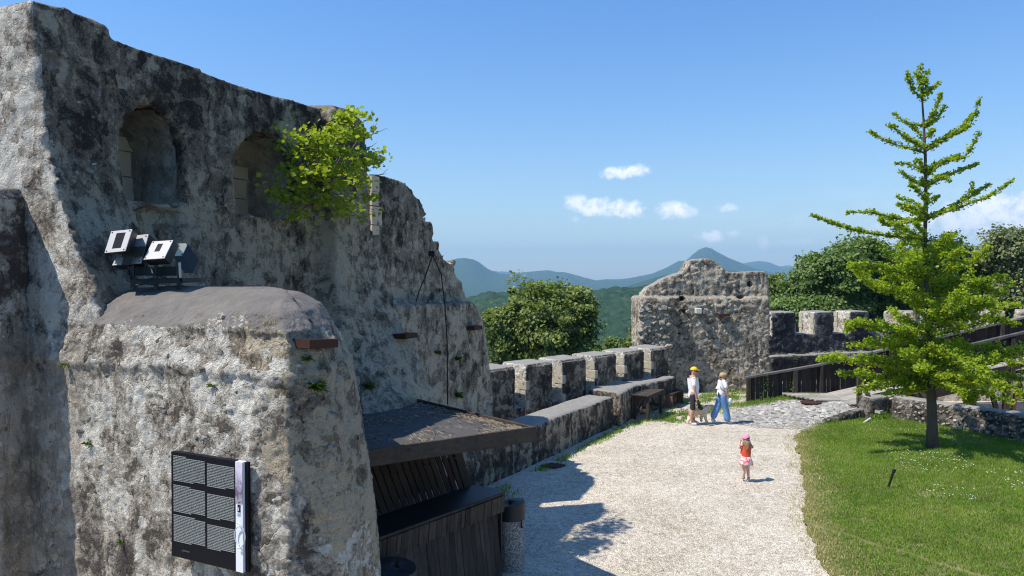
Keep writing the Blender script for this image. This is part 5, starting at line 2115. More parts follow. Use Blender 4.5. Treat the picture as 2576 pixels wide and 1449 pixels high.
# --- child
g_ = G(1877, 1212)
ch = empty('person', tuple(g_), R(96), label='child seen from behind in pink cap, coral top and pink flowered skirt', cat='person')
J = dict(pel=(0, 0, .52, .085, .10), wai=(.0, 0, .60, .075, .088), che=(.0, 0, .72, .072, .098), nb=(.0, 0, .81, .045, .06), nk=(.01, 0, .85, .034), hd=(.02, 0, .90, .070, .062), hd2=(.02, 0, .96, .082, .072), hd3=(.01, 0, 1.01, .055),
         nose=(.105, 0, .92, .009), jaw=(.06, 0, .87, .032),
         shr=(0, -.105, .79, .036), elr=(.03, -.17, .75, .027), wrr=(.085, -.11, .86, .019),
         shl=(0, .105, .79, .036), ell=(.03, .165, .76, .027), wrl=(.085, .11, .87, .019),
         hir=(0, -.05, .48, .062), knr=(.02, -.045, .28, .038), cfr=(-.005, -.045, .20, .036), anr=(-.03, -.04, .065, .023), tor=(.05, -.045, .025, .022),
         hil=(0, .05, .48, .062), knl=(.0, .05, .28, .038), cfl=(-.01, .05, .20, .036), anl=(.03, .055, .09, .023), tol=(.10, .055, .045, .022))
B4 = []
hand(J, B4, 'wrr', (.085, -.11, .86), (.2, .25, 1), (0, 1, 0), .58, .5)
hand(J, B4, 'wrl', (.085, .11, .87), (.2, -.25, 1), (0, -1, 0), .58, .5)
BB = [x for x in B if '_h' not in x[0] and '_h' not in x[1] and x[1] not in ('ear1', 'ear2')] + B4
skin('body', J, BB, 'pel', SKINC, ch)
JS = dict(hem=(0, 0, .54, .092, .105), wai=(0, 0, .60, .088, .102), che=(0, 0, .72, .085, .112), nb=(0, 0, .795, .055, .075), shr=(0, -.10, .785, .046), slr=(.015, -.145, .765, .044), shl=(0, .10, .785, .046), sll=(.015, .145, .77, .044))
skin('shirt', JS, [('hem', 'wai'), ('wai', 'che'), ('che', 'nb'), ('nb', 'shr'), ('shr', 'slr'), ('nb', 'shl'), ('shl', 'sll')], 'che', MRED, ch)
mb = MB()
rings = []
for z, r_ in ((.575, .098), (.50, .125), (.44, .142), (.385, .155)):
    rings.append([((r_ * .85 + .01 * math.sin(5 * t) * (z < .5)) * math.cos(t), (r_ + .012 * math.sin(7 * t) * (z < .5)) * math.sin(t), z + (.008 * math.sin(6 * t) if z < .4 else 0)) for t in [2 * math.pi * k / 40 for k in range(40)]])
mb.loft(rings)
me = mb.mesh('skirt', MPRINT, True)
fix_normals(me)
obj('skirt', me, ch)
for sy_, ax in ((-1, -.03), (1, .03)):
    zz = .065 if sy_ < 0 else .09
    mb = MB()
    mb.tube([(ax, sy_ * .045, zz + .05), (ax, sy_ * .045, zz - .01)], [.027, .029], 10)
    obj('sock', mb.mesh('sock', MSOCK, True), ch)
    shoe(ch, (ax, sy_ * .045, zz), (1, 0, -.05), .62, MSHOE)
mb = MB()
rings = []
for i in range(7):
    a = i / 6 * math.pi / 2
    rings.append([(.015 + .098 * math.cos(a) * math.cos(t), .088 * math.cos(a) * math.sin(t), .965 + .095 * math.sin(a)) for t in [2 * math.pi * k / 16 for k in range(16)]])
rings[-1] = [(.015 + (p[0] - .015) * .2, p[1] * .2, 1.062) for p in rings[-2]]
mb.loft(rings)
mb.loft([[(.09, -.06, .975), (.17, -.04, .965), (.19, 0, .96), (.17, .04, .965), (.09, .06, .975)], [(.09, -.06, .985), (.17, -.04, .973), (.19, 0, .968), (.17, .04, .973), (.09, .06, .985)]])
me = mb.mesh('cap', MPINK, True)
fix_normals(me)
obj('cap', me, ch)
mb = MB()
ball(mb, (-.078, 0, .985), (.012, .026, .016), 10)
obj('cap_opening', mb.mesh('cap_opening', MBLK, True), ch)
JH = dict(a=(-.03, 0, .95, .065, .08), b=(-.045, 0, .86, .05, .095), c=(-.06, 0, .78, .03, .085), d=(-.06, .02, .72, .018, .05), e=(.02, .085, .86, .03), f=(.02, -.085, .86, .03))
hh = skin('hair', JH, [('a', 'b'), ('b', 'c'), ('c', 'd'), ('b', 'e'), ('b', 'f')], 'b', MHAIR2, ch, 3)
c_ = co_of(hh.data)
set_co(hh.data, c_ + nrm_of(hh.data) * (.012 * ridged(c_ * np.array([1, 1, .35]), .022, 3, 3))[:, None])
face(ch, .02, 0, .93, .85)

# --- dog
dog = empty('dog', tuple(dogp + Vector((-.05, 0, 0))), R(16), label='small curly cream coloured dog walking on the leash beside the jeans', cat='dog')
MFUR = plain('curly_cream_fur', (.78, .62, .46), .95, .35, 22, 1.0, bd=.03)
J = dict(rump=(-.22, 0, .33, .085, .085), bel=(-.05, 0, .335, .085, .09), che=(.14, 0, .33, .105, .095), ne=(.24, 0, .42, .07), hd=(.32, 0, .49, .075), mz=(.42, 0, .465, .042), mz2=(.465, 0, .455, .03),
         er1=(.30, .085, .45, .032), er1b=(.29, .095, .37, .028), er2=(.30, -.085, .45, .032), er2b=(.29, -.095, .37, .028),
         ta=(-.32, 0, .39, .035), tb=(-.40, 0, .44, .035),
         fl=(.15, .065, .22, .042), fl2=(.13, .065, .12, .033), fl3=(.14, .065, .035, .032), fr=(.17, -.065, .22, .042), fr2=(.20, -.065, .12, .033), fr3=(.24, -.065, .035, .032),
         hl=(-.20, .07, .22, .05), hl2=(-.27, .07, .14, .032), hl3=(-.24, .07, .035, .032), hr=(-.22, -.07, .22, .05), hr2=(-.33, -.07, .14, .032), hr3=(-.36, -.07, .04, .032))
dg_ = skin('body', J, [('rump', 'bel'), ('bel', 'che'), ('che', 'ne'), ('ne', 'hd'), ('hd', 'mz'), ('mz', 'mz2'), ('hd', 'er1'), ('er1', 'er1b'), ('hd', 'er2'), ('er2', 'er2b'), ('rump', 'ta'), ('ta', 'tb'),
                       ('che', 'fl'), ('fl', 'fl2'), ('fl2', 'fl3'), ('che', 'fr'), ('fr', 'fr2'), ('fr2', 'fr3'), ('rump', 'hl'), ('hl', 'hl2'), ('hl2', 'hl3'), ('rump', 'hr'), ('hr', 'hr2'), ('hr2', 'hr3')], 'bel', MFUR, dog, 3)
dog.scale = (1.15, 1.15, 1.15)
c_ = co_of(dg_.data)
f1, f21, cid = worley(c_, .035, 4)
set_co(dg_.data, c_ + nrm_of(dg_.data) * (.014 * (1 - f1 * 1.4) + .006 * fbm(c_, .02, 2, .5, 3))[:, None])
mb = MB()
ball(mb, (.492, 0, .468), (.014, .016, .013), 8)
obj('nose', mb.mesh('nose', MBLK, True), dog)
for sg in (-1, 1):
    mb = MB()
    ball(mb, (.385, sg * .034, .505), (.010, .010, .010), 8)
    obj('eye', mb.mesh('eye', MBLK, True), dog)
mb = MB()
mb.tube([(.245, .0, .50), (.20, .06, .43), (.235, .0, .345), (.28, -.06, .42), (.245, 0, .50)], .012, 6)
obj('collar', mb.mesh('collar', MORG, True), dog)


# ------------------------------------------------------------------ foliage
def leaves(name, pts, size, mat, parent=None, seed=0, up=.35, elong=1.25, outward=None, fold=.25, tone_shift=None, **k):
    """folded four-sided leaves (two triangles) at the points"""
    rs = np.random.default_rng(seed)
    n = len(pts)
    pts = np.asarray(pts)
    nr = rs.normal(size=(n, 3))
    nr[:, 2] = np.abs(nr[:, 2]) * .6 + up
    if outward is not None:
        nr = nr * .7 + outward * .8
    nr /= np.linalg.norm(nr, axis=1)[:, None]
    t = rs.normal(size=(n, 3))
    t -= nr * (t * nr).sum(1)[:, None]
    t /= np.linalg.norm(t, axis=1)[:, None]
    b = np.cross(nr, t)
    s = (size * rs.uniform(.65, 1.3, n))[:, None]
    v0 = pts - t * s * .5 * elong
    v2 = pts + t * s * .5 * elong
    v1 = pts + b * s * .5 + nr * s * fold * .5
    v3 = pts - b * s * .5 + nr * s * fold * .5
    v = np.stack([v0, v1, v2, v3], 1).reshape(-1, 3)
    i = np.arange(n) * 4
    f = np.concatenate([np.stack([i, i + 1, i + 2], 1), np.stack([i, i + 2, i + 3], 1)])
    me = mesh_np(name, v, f, mat)
    tone = rs.uniform(0, 1, n)
    if tone_shift is not None:
        tone = np.clip(tone * .7 + tone_shift, 0, 1)
    at = me.attributes.new('tone', 'FLOAT', 'POINT')
    at.data.foreach_set('value', np.repeat(tone, 4).astype(np.float32))
    return obj(name, me, parent, **k)


def crown_points(lobes, n, rs, clump=.5, per=70, shell=.62):
    """clumped points: lobes are (cx, cy, cz, rx, ry, rz)"""
    vol = np.array([a[3] * a[4] * a[5] for a in lobes]) ** .7
    vol /= vol.sum()
    pts, outs = [], []
    nc = max(1, n // per)
    for _ in range(nc):
        L = lobes[rs.choice(len(lobes), p=vol)]
        d = rs.normal(size=3)
        d /= np.linalg.norm(d)
        rad = shell + (1 - shell) * rs.uniform() ** .6 if rs.uniform() < .85 else rs.uniform(.2, shell)
        rad *= 1 + .38 * mnoise.noise(Vector(d * 3.1) + Vector((L[0], L[1], L[2])))
        c = np.array(L[:3]) + d * np.array(L[3:]) * rad
        m = max(8, int(per * rs.uniform(.5, 1.6)))
        cs = clump * rs.uniform(.5, 1.3)
        q = rs.normal(size=(m, 3)) * np.array([cs, cs, cs * .42])
        q = q * np.minimum(1.0, 1.7 * cs / (np.linalg.norm(q, axis=1)[:, None] + 1e-6))
        pts.append(c + q)
        outs.append(np.repeat(d[None], m, 0))
    return np.concatenate(pts), np.concatenate(outs)


def bg_tree(name, base, lobes, n, size, mat, label, seed, group=None, clump=.5, per=70, limbs=9, trunk_r=.28, cat='tree'):
    rs = np.random.default_rng(seed)
    t = empty(name, tuple(base), label=label, cat=cat, group=group)
    lo = [(a[0] - base[0], a[1] - base[1], a[2] - base[2], *a[3:]) for a in lobes]
    for L in list(lo):
        for _ in range(3):
            d = rs.normal(size=3)
            d[2] = abs(d[2]) * .8
            d /= np.linalg.norm(d)
            f_ = rs.uniform(.32, .5)
            lo.append((L[0] + d[0] * L[3] * .85, L[1] + d[1] * L[4] * .85, L[2] + d[2] * L[5] * .85, L[3] * f_, L[4] * f_, L[5] * f_))
    p, o = crown_points(lo, n, rs, clump, per)
    leaves('crown', p, size, mat, t, seed, outward=o)
    mb = MB()
    cz = np.mean([a[2] for a in lo])
    mb.tube([(0, 0, -1.5), (.1, .1, cz * .45), (rs.normal(0, .25), rs.normal(0, .25), cz)], [trunk_r, trunk_r * .8, trunk_r * .45], 9)
    for k in range(limbs):
        L = lo[k % len(lo)]
        d = rs.normal(size=3)
        d /= np.linalg.norm(d)
        e = np.array(L[:3]) + d * np.array(L[3:]) * .75
        s_ = np.array((.05, .05, cz * rs.uniform(.35, .9)))
        mid = (s_ + e) / 2 + rs.normal(size=3) * .3
        mb.tube([tuple(s_), tuple(mid), tuple(e)], [trunk_r * .4, trunk_r * .25, .03], 6)
    me = mb.mesh('trunk', M['bark'], True)
    obj('trunk', me, t)
    return t


def lobe(px, py, d, wpx, hpx, depth=None):
    c = P(px, py, d)
    rx = wpx / FPX * d
    rz = hpx / FPX * d
    return (c.x, c.y, c.z, rx, depth or rx, rz)


# broad dark tree beyond the left battlement
D_ = 46
bg_tree('broad_tree', (P(1370, 900, D_).x, D_, -6.5),
        [lobe(1330, 760, D_, 62, 55), lobe(1405, 765, D_ + 1, 72, 58), lobe(1290, 830, D_ - 1, 62, 62), lobe(1375, 840, D_ - 1.5, 85, 80), lobe(1455, 835, D_, 52, 66), lobe(1262, 885, D_ - 1, 38, 50), lobe(1430, 900, D_ - 1, 75, 50), lobe(1340, 930, D_, 90, 60)],
        46000, .17, M['walnut'], 'large round dark green tree beyond the left battlements', 11, clump=.42, per=75, trunk_r=.4)
bg_tree('bushy_tree', (P(1555, 900, 58).x, 58, -9), [lobe(1548, 875, 58, 30, 24), lobe(1530, 905, 58, 40, 22), lobe(1500, 900, 56, 26, 22)], 7000, .2, M['locust'], 'low dark bushy tree between the round tree and the gatehouse', 12, clump=.4)
bg_tree('leafy_tree', (P(1596, 900, 44).x, 44, -6), [lobe(1603, 858, 44, 13, 28), lobe(1596, 885, 44, 20, 22), lobe(1612, 835, 44, 8, 16)], 3600, .17, M['lightleaf'], 'small bright green tree at the left edge of the gatehouse', 13, clump=.3, trunk_r=.1, limbs=4)
bg_tree('slender_tree', (P(1945, 900, 50).x, 50, -8), [lobe(1945, 722, 50, 14, 24), lobe(1952, 700, 50, 7, 16), lobe(1960, 750, 50, 18, 24)], 1500, .17, M['lightleaf'], 'slender pale feathery tree just right of the gatehouse gable', 14, clump=.35, trunk_r=.08, limbs=4, per=30)
# the trees behind the right battlement
TG = 'trees behind the right battlements'
RT = [
    ((2010, 44), [(2075, 700, 66, 56), (2015, 735, 40, 40), (1980, 770, 36, 26), (2120, 668, 50, 46), (2050, 672, 26, 30), (2130, 730, 70, 60), (2060, 780, 100, 36)], 30000, 'locust', 'dark green feathery tree right of the gatehouse, its crown sloping up to the right'),
    ((2190, 46), [(2170, 650, 68, 50), (2230, 690, 80, 62), (2190, 760, 90, 50)], 24000, 'locust', 'dark green tree standing directly behind the left half of the young tree'),
    ((2370, 45), [(2350, 660, 68, 48), (2400, 700, 70, 56), (2340, 750, 90, 50), (2440, 690, 40, 50)], 22000, 'locust', 'dark green tree behind the right half of the young tree'),
    ((2480, 52), [(2450, 740, 70, 60), (2430, 680, 34, 40)], 11000, 'locust_grey', 'greyish green tree between the young tree and the tall one at the right edge'),
    ((2560, 42), [(2545, 620, 50, 46), (2580, 660, 90, 66), (2530, 720, 75, 60), (2610, 740, 90, 60), (2500, 650, 26, 24), (2660, 640, 60, 60)], 30000, 'locust_grey', 'tall greyish green feathery tree at the right edge of the photo'),
    ((2760, 46), [(2740, 640, 90, 70), (2800, 700, 100, 80)], 12000, 'locust', 'dark tree beyond the right edge, behind the tall feathery one'),
]
for k, ((bx, d), lb, n, mt, lab) in enumerate(RT):
    bg_tree('feathery_tree', (P(bx, 900, d).x, d, -4), [lobe(a, b, d + (j % 3 - 1) * 1.2, w_, h_) for j, (a, b, w_, h_) in enumerate(lb)], n, .15, M[mt], lab, 20 + k, TG, clump=.42, per=55, trunk_r=.3)

# ------------------------------------------------------------------ young ginkgo with tiered branches
TD = 19.2
gb = G(2345, 1139)
gk = empty('young_tree', tuple(gb), label='young tiered bright green tree with a slim straight trunk on the lawn', cat='tree')


def cp(cx, cy, dd=0.0):
    """zoomed crop coordinates of the upper tree to a point relative to the trunk base"""
    return P(2012.5 + cx * .404, 146.4 + cy * .404, gb.y + dd) - gb


tr_pts = [P(2345, 1150, gb.y) - gb, P(2345, 1060, gb.y) - gb, P(2341, 950, gb.y) - gb, P(2334, 800, gb.y) - gb, cp(775, 1110), cp(785, 950), cp(780, 600), cp(770, 400), cp(757, 200), cp(750, 45)]
tr_r = [.17, .125, .105, .075, .050, .045, .036, .028, .018, .006]


def trunk_at(z):
    for a_, b_ in zip(tr_pts[:-1], tr_pts[1:]):
        if a_.z <= z <= b_.z:
            return a_.lerp(b_, (z - a_.z) / (b_.z - a_.z))
    return tr_pts[-1].copy()


mb = MB()
mb.tube(tr_pts, tr_r, 12)
obj('trunk', mb.mesh('trunk', M['bark'], True), gk)
mb = MB()
rs = np.random.default_rng(77)
rr = random.Random(77)
LP = []


def smooth(pts, n=14):
    """Catmull-Rom through the points"""
    P_ = [pts[0]] + list(pts) + [pts[-1]]
    out = []
    for i in range(1, len(P_) - 2):
        for k in range(n):
            t = k / n
            a_, b_, c_, d_ = P_[i - 1], P_[i], P_[i + 1], P_[i + 2]
            out.append(.5 * ((2 * b_) + (c_ - a_) * t + (2 * a_ - 5 * b_ + 4 * c_ - d_) * t * t + (3 * b_ - 3 * c_ + d_ - a_) * t ** 3))
    out.append(pts[-1])
    return out


def branch(pts, r0=.02, dens=230, spread=.070, twigs=0, tw_len=.5):
    c = smooth(pts, 8)
    L_ = sum((a_ - b_).length for a_, b_ in zip(c[:-1], c[1:]))
    mb.tube(c, [r0 * (1 - .85 * i / (len(c) - 1)) for i in range(len(c))], 5)
    n = int(L_ * dens)
    for _ in range(n):
        t = rr.uniform(.04, 1.0)
        i = min(int(t * (len(c) - 1)), len(c) - 2)
        p = c[i].lerp(c[i + 1], t * (len(c) - 1) - i)
        sp = spread * (1.15 - .5 * t)
        LP.append(p + Vector((rr.gauss(0, sp), rr.gauss(0, sp), rr.gauss(0, sp * .75) + .015)))
    for _ in range(twigs):
        t = rr.uniform(.12, .95)
        i = int(t * (len(c) - 1))
        d = (c[min(i + 1, len(c) - 1)] - c[max(i - 1, 0)]).normalized()
        sd = d.cross(Vector((0, 0, 1)))
        sd.normalize()
        sd = sd * rr.choice((-1, 1)) * rr.uniform(.3, 1) + d * rr.uniform(.3, 1.0) + Vector((0, 0, rr.uniform(-.25, .75)))
        sd.normalize()
        ln = tw_len * rr.uniform(.4, 1.0) * (1.15 - t)
        branch([c[i], c[i] + sd * ln * .5 + Vector((0, 0, .02)), c[i] + sd * ln + Vector((0, 0, .08 * ln))], r0 * .4, dens, spread * .85)


UP = [
    [(770, 265, 0), (700, 190, -.1), (662, 88, -.2)], [(765, 240, 0), (820, 195, .1), (864, 150, .15)], [(757, 200, 0), (750, 120, 0), (750, 42, 0)], [(762, 210, 0), (740, 130, .05), (722, 95, .1)], [(768, 240, 0), (785, 150, -.1), (795, 85, -.1)],
    [(773, 430, 0), (840, 330, -.2), (878, 222, -.3)], [(775, 430, 0), (850, 380, .2), (903, 300, .3)], [(775, 425, 0), (670, 405, .2), (582, 348, .35)],
    [(780, 565, 0), (660, 495, -.3), (556, 415, -.5)], [(780, 590, 0), (620, 545, .2), (500, 500, .3), (430, 456, .4)], [(780, 540, 0), (730, 455, .4), (700, 430, .5)],
    [(783, 580, 0), (930, 490, -.2), (1055, 420, -.5), (1120, 248, -.7)], [(783, 560, 0), (900, 500, .3), (1010, 430, .5), (1080, 350, .6)], [(780, 500, 0), (815, 470, -.4), (825, 455, -.5)],
    [(784, 735, 0), (900, 650, -.2), (1030, 610, -.4), (1120, 455, -.6)], [(786, 800, 0), (920, 730, .3), (1030, 690, .5), (1108, 660, .6)], [(786, 780, 0), (880, 740, -.5), (935, 770, -.7)],
    [(783, 725, 0), (690, 665, .2), (588, 660, .3)], [(784, 800, 0), (700, 760, -.4), (622, 706, -.6)], [(786, 720, 0), (830, 670, .5), (990, 605, .8)], [(784, 700, 0), (740, 650, -.3), (730, 640, -.4)],
    [(786, 960, 0), (700, 900, .4), (602, 864, .6)], [(786, 975, 0), (690, 930, -.4), (606, 914, -.7)], [(785, 910, 0), (830, 885, .3), (858, 862, .4)], [(785, 890, 0), (735, 830, -.5), (690, 790, -.6)],
    [(787, 1000, 0), (900, 960, -.3), (1060, 905, -.5), (1200, 850, -.7), (1326, 760, -.8)], [(787, 1000, 0), (920, 940, .3), (1060, 860, .5), (1176, 792, .6)], [(1000, 900, -.3), (1065, 830, -.3), (1075, 775, -.3)],
    [(785, 1010, 0), (600, 1000, .3), (450, 965, .5), (292, 962, .7)], [(784, 1130, 0), (600, 1110, -.3), (400, 1085, -.6), (230, 1040, -.9), (76, 980, -1.1)], [(786, 1010, 0), (700, 960, .8), (640, 935, 1.0)],
    [(780, 1120, 0), (640, 1060, .5), (560, 1010, .8), (500, 985, 1.0)], [(785, 1100, 0), (740, 1060, -.5), (720, 1030, -.7)], [(785, 1000, 0), (560, 1040, -.6), (500, 1000, -.8)],
]
for br in UP:
    pts = [cp(*q_) for q_ in br]
    L_ = (pts[-1] - pts[0]).length
    branch(pts, .012 + .008 * L_, 210, .047, int(L_ * 2.4), .24)
# lower tiers: whorls of long level branches with upturned ends
LOW = [(620, 1.0, 4), (665, 1.5, 5), (710, 1.7, 6), (770, 1.9, 7), (830, 2.1, 7), (880, 2.3, 8), (925, 2.35, 8), (962, 1.9, 7)]
for py, L0, cnt in LOW:
    z0 = P(2340, py, gb.y).z - gb.z
    ph = rr.uniform(0, 6.28)
    for k in range(cnt):
        az_ = ph + k * 2 * math.pi / cnt + rr.uniform(-.3, .3)
        ln = L0 * rr.uniform(.68, 1.12) * (1 + .10 * math.cos(az_))
        b_ = trunk_at(z0 + rr.uniform(-.18, .18))
        d = Vector((math.cos(az_), math.sin(az_), 0))
        rise = rr.uniform(.0, .50) if py < 880 else rr.uniform(-.16, .12)
        pts = [b_, b_ + d * ln * .35 + Vector((0, 0, ln * rise * .25)), b_ + d * ln * .72 + Vector((rr.uniform(-.12, .12), rr.uniform(-.12, .12), ln * rise * .6)), b_ + d * ln + Vector((0, 0, ln * rise * 1.2))]
        branch(pts, .026, 175, .085, int(ln * 4.4), .75)
# named far reaching branches of the lower crown
for pts in ([(2338, 945, 0), (2230, 915, -.3), (2130, 908, -.5), (2060, 905, -.6)], [(2338, 925, 0), (2470, 905, .2), (2560, 880, .3), (2640, 865, .4)], [(2338, 960, 0), (2440, 960, -.6), (2450, 1000, -.8), (2430, 1010, -.9)],
            [(2336, 860, 0), (2240, 840, -.4), (2160, 815, -.6), (2130, 835, -.6)], [(2330, 700, 0), (2230, 680, -.4), (2135, 672, -.6)], [(2333, 750, 0), (2440, 720, .3), (2500, 735, .4)], [(2333, 800, 0), (2450, 800, -.3), (2560, 815, -.5)],
            [(2340, 950, 0), (2220, 950, .5), (2110, 940, .6)]):
    branch([P(a_, b_, gb.y + c_) - gb for a_, b_, c_ in pts], .03, 230, .08, 14, .6)
obj('branches', mb.mesh('branches', M['bark'], True), gk)
LPn = np.array([tuple(p) for p in LP])
print('ginkgo leaves', len(LPn))
leaves('crown', LPn, .066, M['ginkgo'], gk, 5, up=.5, elong=1.0, fold=.2)

# ------------------------------------------------------------------ shrub growing out of the palace wall
root = W_at(795, 470, .25)
sh = empty('wall_shrub', tuple(root), label='bright green broad-leaved shrub growing out of the high ruined wall', cat='shrub')
mb = MB()
LS, LT = [], []
for (px, py, o, n) in ((870, 300, .75, 130), (905, 290, .8, 90), (840, 330, .9, 130), (800, 345, .9, 100), (760, 345, .6, 60), (885, 340, .8, 120), (915, 330, .7, 60), (860, 380, 1.0, 120), (810, 370, .9, 80),
                       (935, 385, .5, 60), (950, 405, .5, 60), (910, 410, .8, 120), (870, 425, 1.0, 120), (820, 425, 1.0, 90), (900, 455, .9, 80), (845, 470, 1.0, 80), (790, 440, .7, 80), (740, 440, .45, 60), (720, 430, .35, 40), (700, 490, .25, 50),
                       (690, 470, .25, 25), (735, 500, .35, 60), (760, 470, .5, 70), (790, 505, .6, 60), (840, 505, .8, 60), (880, 520, .8, 60), (925, 500, .6, 50), (945, 535, .5, 22), (905, 545, .6, 20), (850, 535, .7, 30), (760, 540, .5, 40), (735, 545, .4, 30),
                       (720, 375, .25, 25), (745, 390, .4, 40), (700, 325, .2, 10), (720, 360, .2, 14), (800, 390, .7, 80)):
    c = W_at(px, py, o) - root
    mb.tube([Vector((0, 0, 0)), c * .5 + Vector((.05, -.05, -.08)), c], [.018, .010, .004], 5)
    for _ in range(int(n * .95)):
        p = c + Vector((rr.gauss(0, .12), rr.gauss(0, .12), rr.gauss(0, .055)))
        LS.append(tuple(p))
# bare twigs to the right
for pts in ([(915, 345), (945, 335), (975, 322)], [(938, 336), (944, 318), (948, 308)], [(920, 372), (935, 368), (948, 358)], [(945, 442), (962, 438), (975, 425)], [(930, 440), (955, 440), (972, 437)]):
    mb.tube([W_at(a_, b_, .7) - root for a_, b_ in pts], [.010, .006, .003], 5)
obj('branches', mb.mesh('branches', M['twig'], True), sh)
leaves('crown', np.array(LS), .085, M['shrub'], sh, 8, up=.7, elong=1.0, fold=.18)

# ------------------------------------------------------------------ weeds on the masonry
weed_specs = [('stone_tower', 790, 975, 22, 'spiky green tuft on the right flank of the near tower'), ('stone_tower', 770, 905, 9, 'small tuft under the rusty lamp box of the near tower'), ('stone_tower', 537, 972, 5, 'tiny tuft in the upper middle of the tower front'),
              ('stone_tower', 168, 917, 5, 'tiny tuft in the shaded left part of the tower, upper one'), ('stone_tower', 227, 1118, 6, 'tiny tuft at the shadow edge left of the board'), ('stone_tower', 310, 1365, 6, 'small tuft low on the tower left of the board'),
              ('gable_wall', 1148, 1025 - 30, 10, 'dark green tuft low on the gable wall'), ('gable_wall', 1148, 905, 8, 'green tuft right of the hanging cable on the gable wall'), ('gable_wall', 1095, 888, 6, 'small tuft left of the hanging cable'),
              ('palace_wall', 925, 975, 12, 'green tuft where the kiosk roof meets the dark wall')]
for nm, px, py, n, lab in weed_specs:
    loc, nrm = seen(nm, px, py)
    if loc is None:
        continue
    mb = MB()
    d0_ = (loc - Vector((0, 0, EYE))).length
    s_ = .0105 * d0_ * (.6 + n / 22)
    for k in range(n * 4):
        a_ = rr.uniform(0, 6.28)
        d = (nrm * rr.uniform(.3, 1) + Vector((math.cos(a_), math.sin(a_), rr.uniform(-.2, 1.1)))).normalized()
        sd = d.cross(Vector((rr.uniform(-1, 1), rr.uniform(-1, 1), 1))).normalized() * s_ * .09
        L_ = s_ * rr.uniform(.6, 1.3)
        tip = d * L_ + Vector((0, 0, -L_ * .25))
        mb.add([-sd, sd, d * L_ * .6 + sd, tip, d * L_ * .6 - sd], [[0, 1, 2, 3, 4]])
    o = mb.build('wall_weed', M['weed'], label=lab, cat='weed')
    o.location = loc

# ------------------------------------------------------------------ grass
def blades(name, xy, z, h, w_, mat, seed, **k):
    rs = np.random.default_rng(seed)
    n = len(xy)
    a = rs.uniform(0, 2 * np.pi, n)
    hh = h * rs.uniform(.45, 1.3, n)
    ww = w_ * rs.uniform(.6, 1.4, n)
    lx, ly = rs.normal(0, .42, n) * hh, rs.normal(0, .42, n) * hh
    base = np.stack([xy[:, 0], xy[:, 1], z], 1)
    s = np.stack([np.cos(a) * ww / 2, np.sin(a) * ww / 2, np.zeros(n)], 1)
    mid = base + np.stack([lx * .4, ly * .4, hh * .6], 1)
    tip = base + np.stack([lx, ly, hh], 1)
    v = np.stack([base - s, base + s, mid + s * .7, tip, mid - s * .7], 1).reshape(-1, 3)
    i = np.arange(n) * 5
    f = np.concatenate([np.stack([i, i + 1, i + 2], 1), np.stack([i, i + 2, i + 4], 1), np.stack([i + 4, i + 2, i + 3], 1)])
    me = mesh_np(name, v, f, mat)
    p3 = np.stack([xy[:, 0], xy[:, 1], xy[:, 0] * 0], 1)
    tone = np.clip(.5 + .45 * fbm(p3, .7, 3, .6, seed) + rs.normal(0, .16, n), 0, 1)
    at = me.attributes.new('tone', 'FLOAT', 'POINT')
    at.data.foreach_set('value', np.repeat(tone, 5).astype(np.float32))
    return obj(name, me, **k)


def inside(poly, x, y):
    c = np.zeros(len(x), dtype=bool)
    j = len(poly) - 1
    for i in range(len(poly)):
        xi, yi = poly[i]
        xj, yj = poly[j]
        m = ((yi > y) != (yj > y)) & (x < (xj - xi) * (y - yi) / (yj - yi + 1e-12) + xi)
        c ^= m
        j = i
    return c


rs = np.random.default_rng(91)
n = 440000
gxs, gys = rs.uniform(3.0, 16.8, n), rs.uniform(8.5, 24.0, n)
inv = (gxs / gys < .95) & inside(lawn_poly, gxs, gys)
gxs, gys = gxs[inv], gys[inv]
edge_dist = gxs - np.interp(gys, [e_[1] for e_ in sorted(edge, key=lambda q: q[1])], [e_[0] for e_ in sorted(edge, key=lambda q: q[1])])
p3 = np.stack([gxs, gys, gxs * 0], 1)
nz = fbm(p3, .8, 4, .6, 12)
bare = (np.abs((gys - 11.3) - (-1.55) * (gxs - 7.0) + .3 * nz) < .10 + .12 * nz)
dry = rs.uniform(size=len(gxs)) < np.clip(1.05 - edge_dist / (.75 + .5 * nz) , 0, 1) + .02
keep = (rs.uniform(size=len(gxs)) < np.where(dry, .75, np.where(nz < -.35, .45, .95))) & ~bare
zz = .012 + h_lawn(gxs, gys)
k1 = keep & ~dry
k2 = keep & dry
blades('grass', np.stack([gxs[k1], gys[k1]], 1), zz[k1], .055, .011, M['grass'], 3, kind='stuff')
# dry fringe spilling over the gravel edge
nf = 42000
fx, fy = rs.uniform(3, 12, nf), rs.uniform(8.5, 23.2, nf)
ed = sorted(edge, key=lambda q: q[1])
off = fx - np.interp(fy, [e_[1] for e_ in ed], [e_[0] for e_ in ed])
kf = (off > -.28 + .25 * fbm(np.stack([fx, fy, fx * 0], 1), .5, 3, .6, 5)) & (rs.uniform(size=nf) > off / .9)
blades('dry_grass', np.concatenate([np.stack([gxs[k2], gys[k2]], 1), np.stack([fx[kf], fy[kf]], 1)]), np.concatenate([zz[k2], .01 + 0 * fx[kf]]), .045, .011, M['grass_dry'], 4, kind='stuff')
print('grass', k1.sum(), k2.sum(), kf.sum())
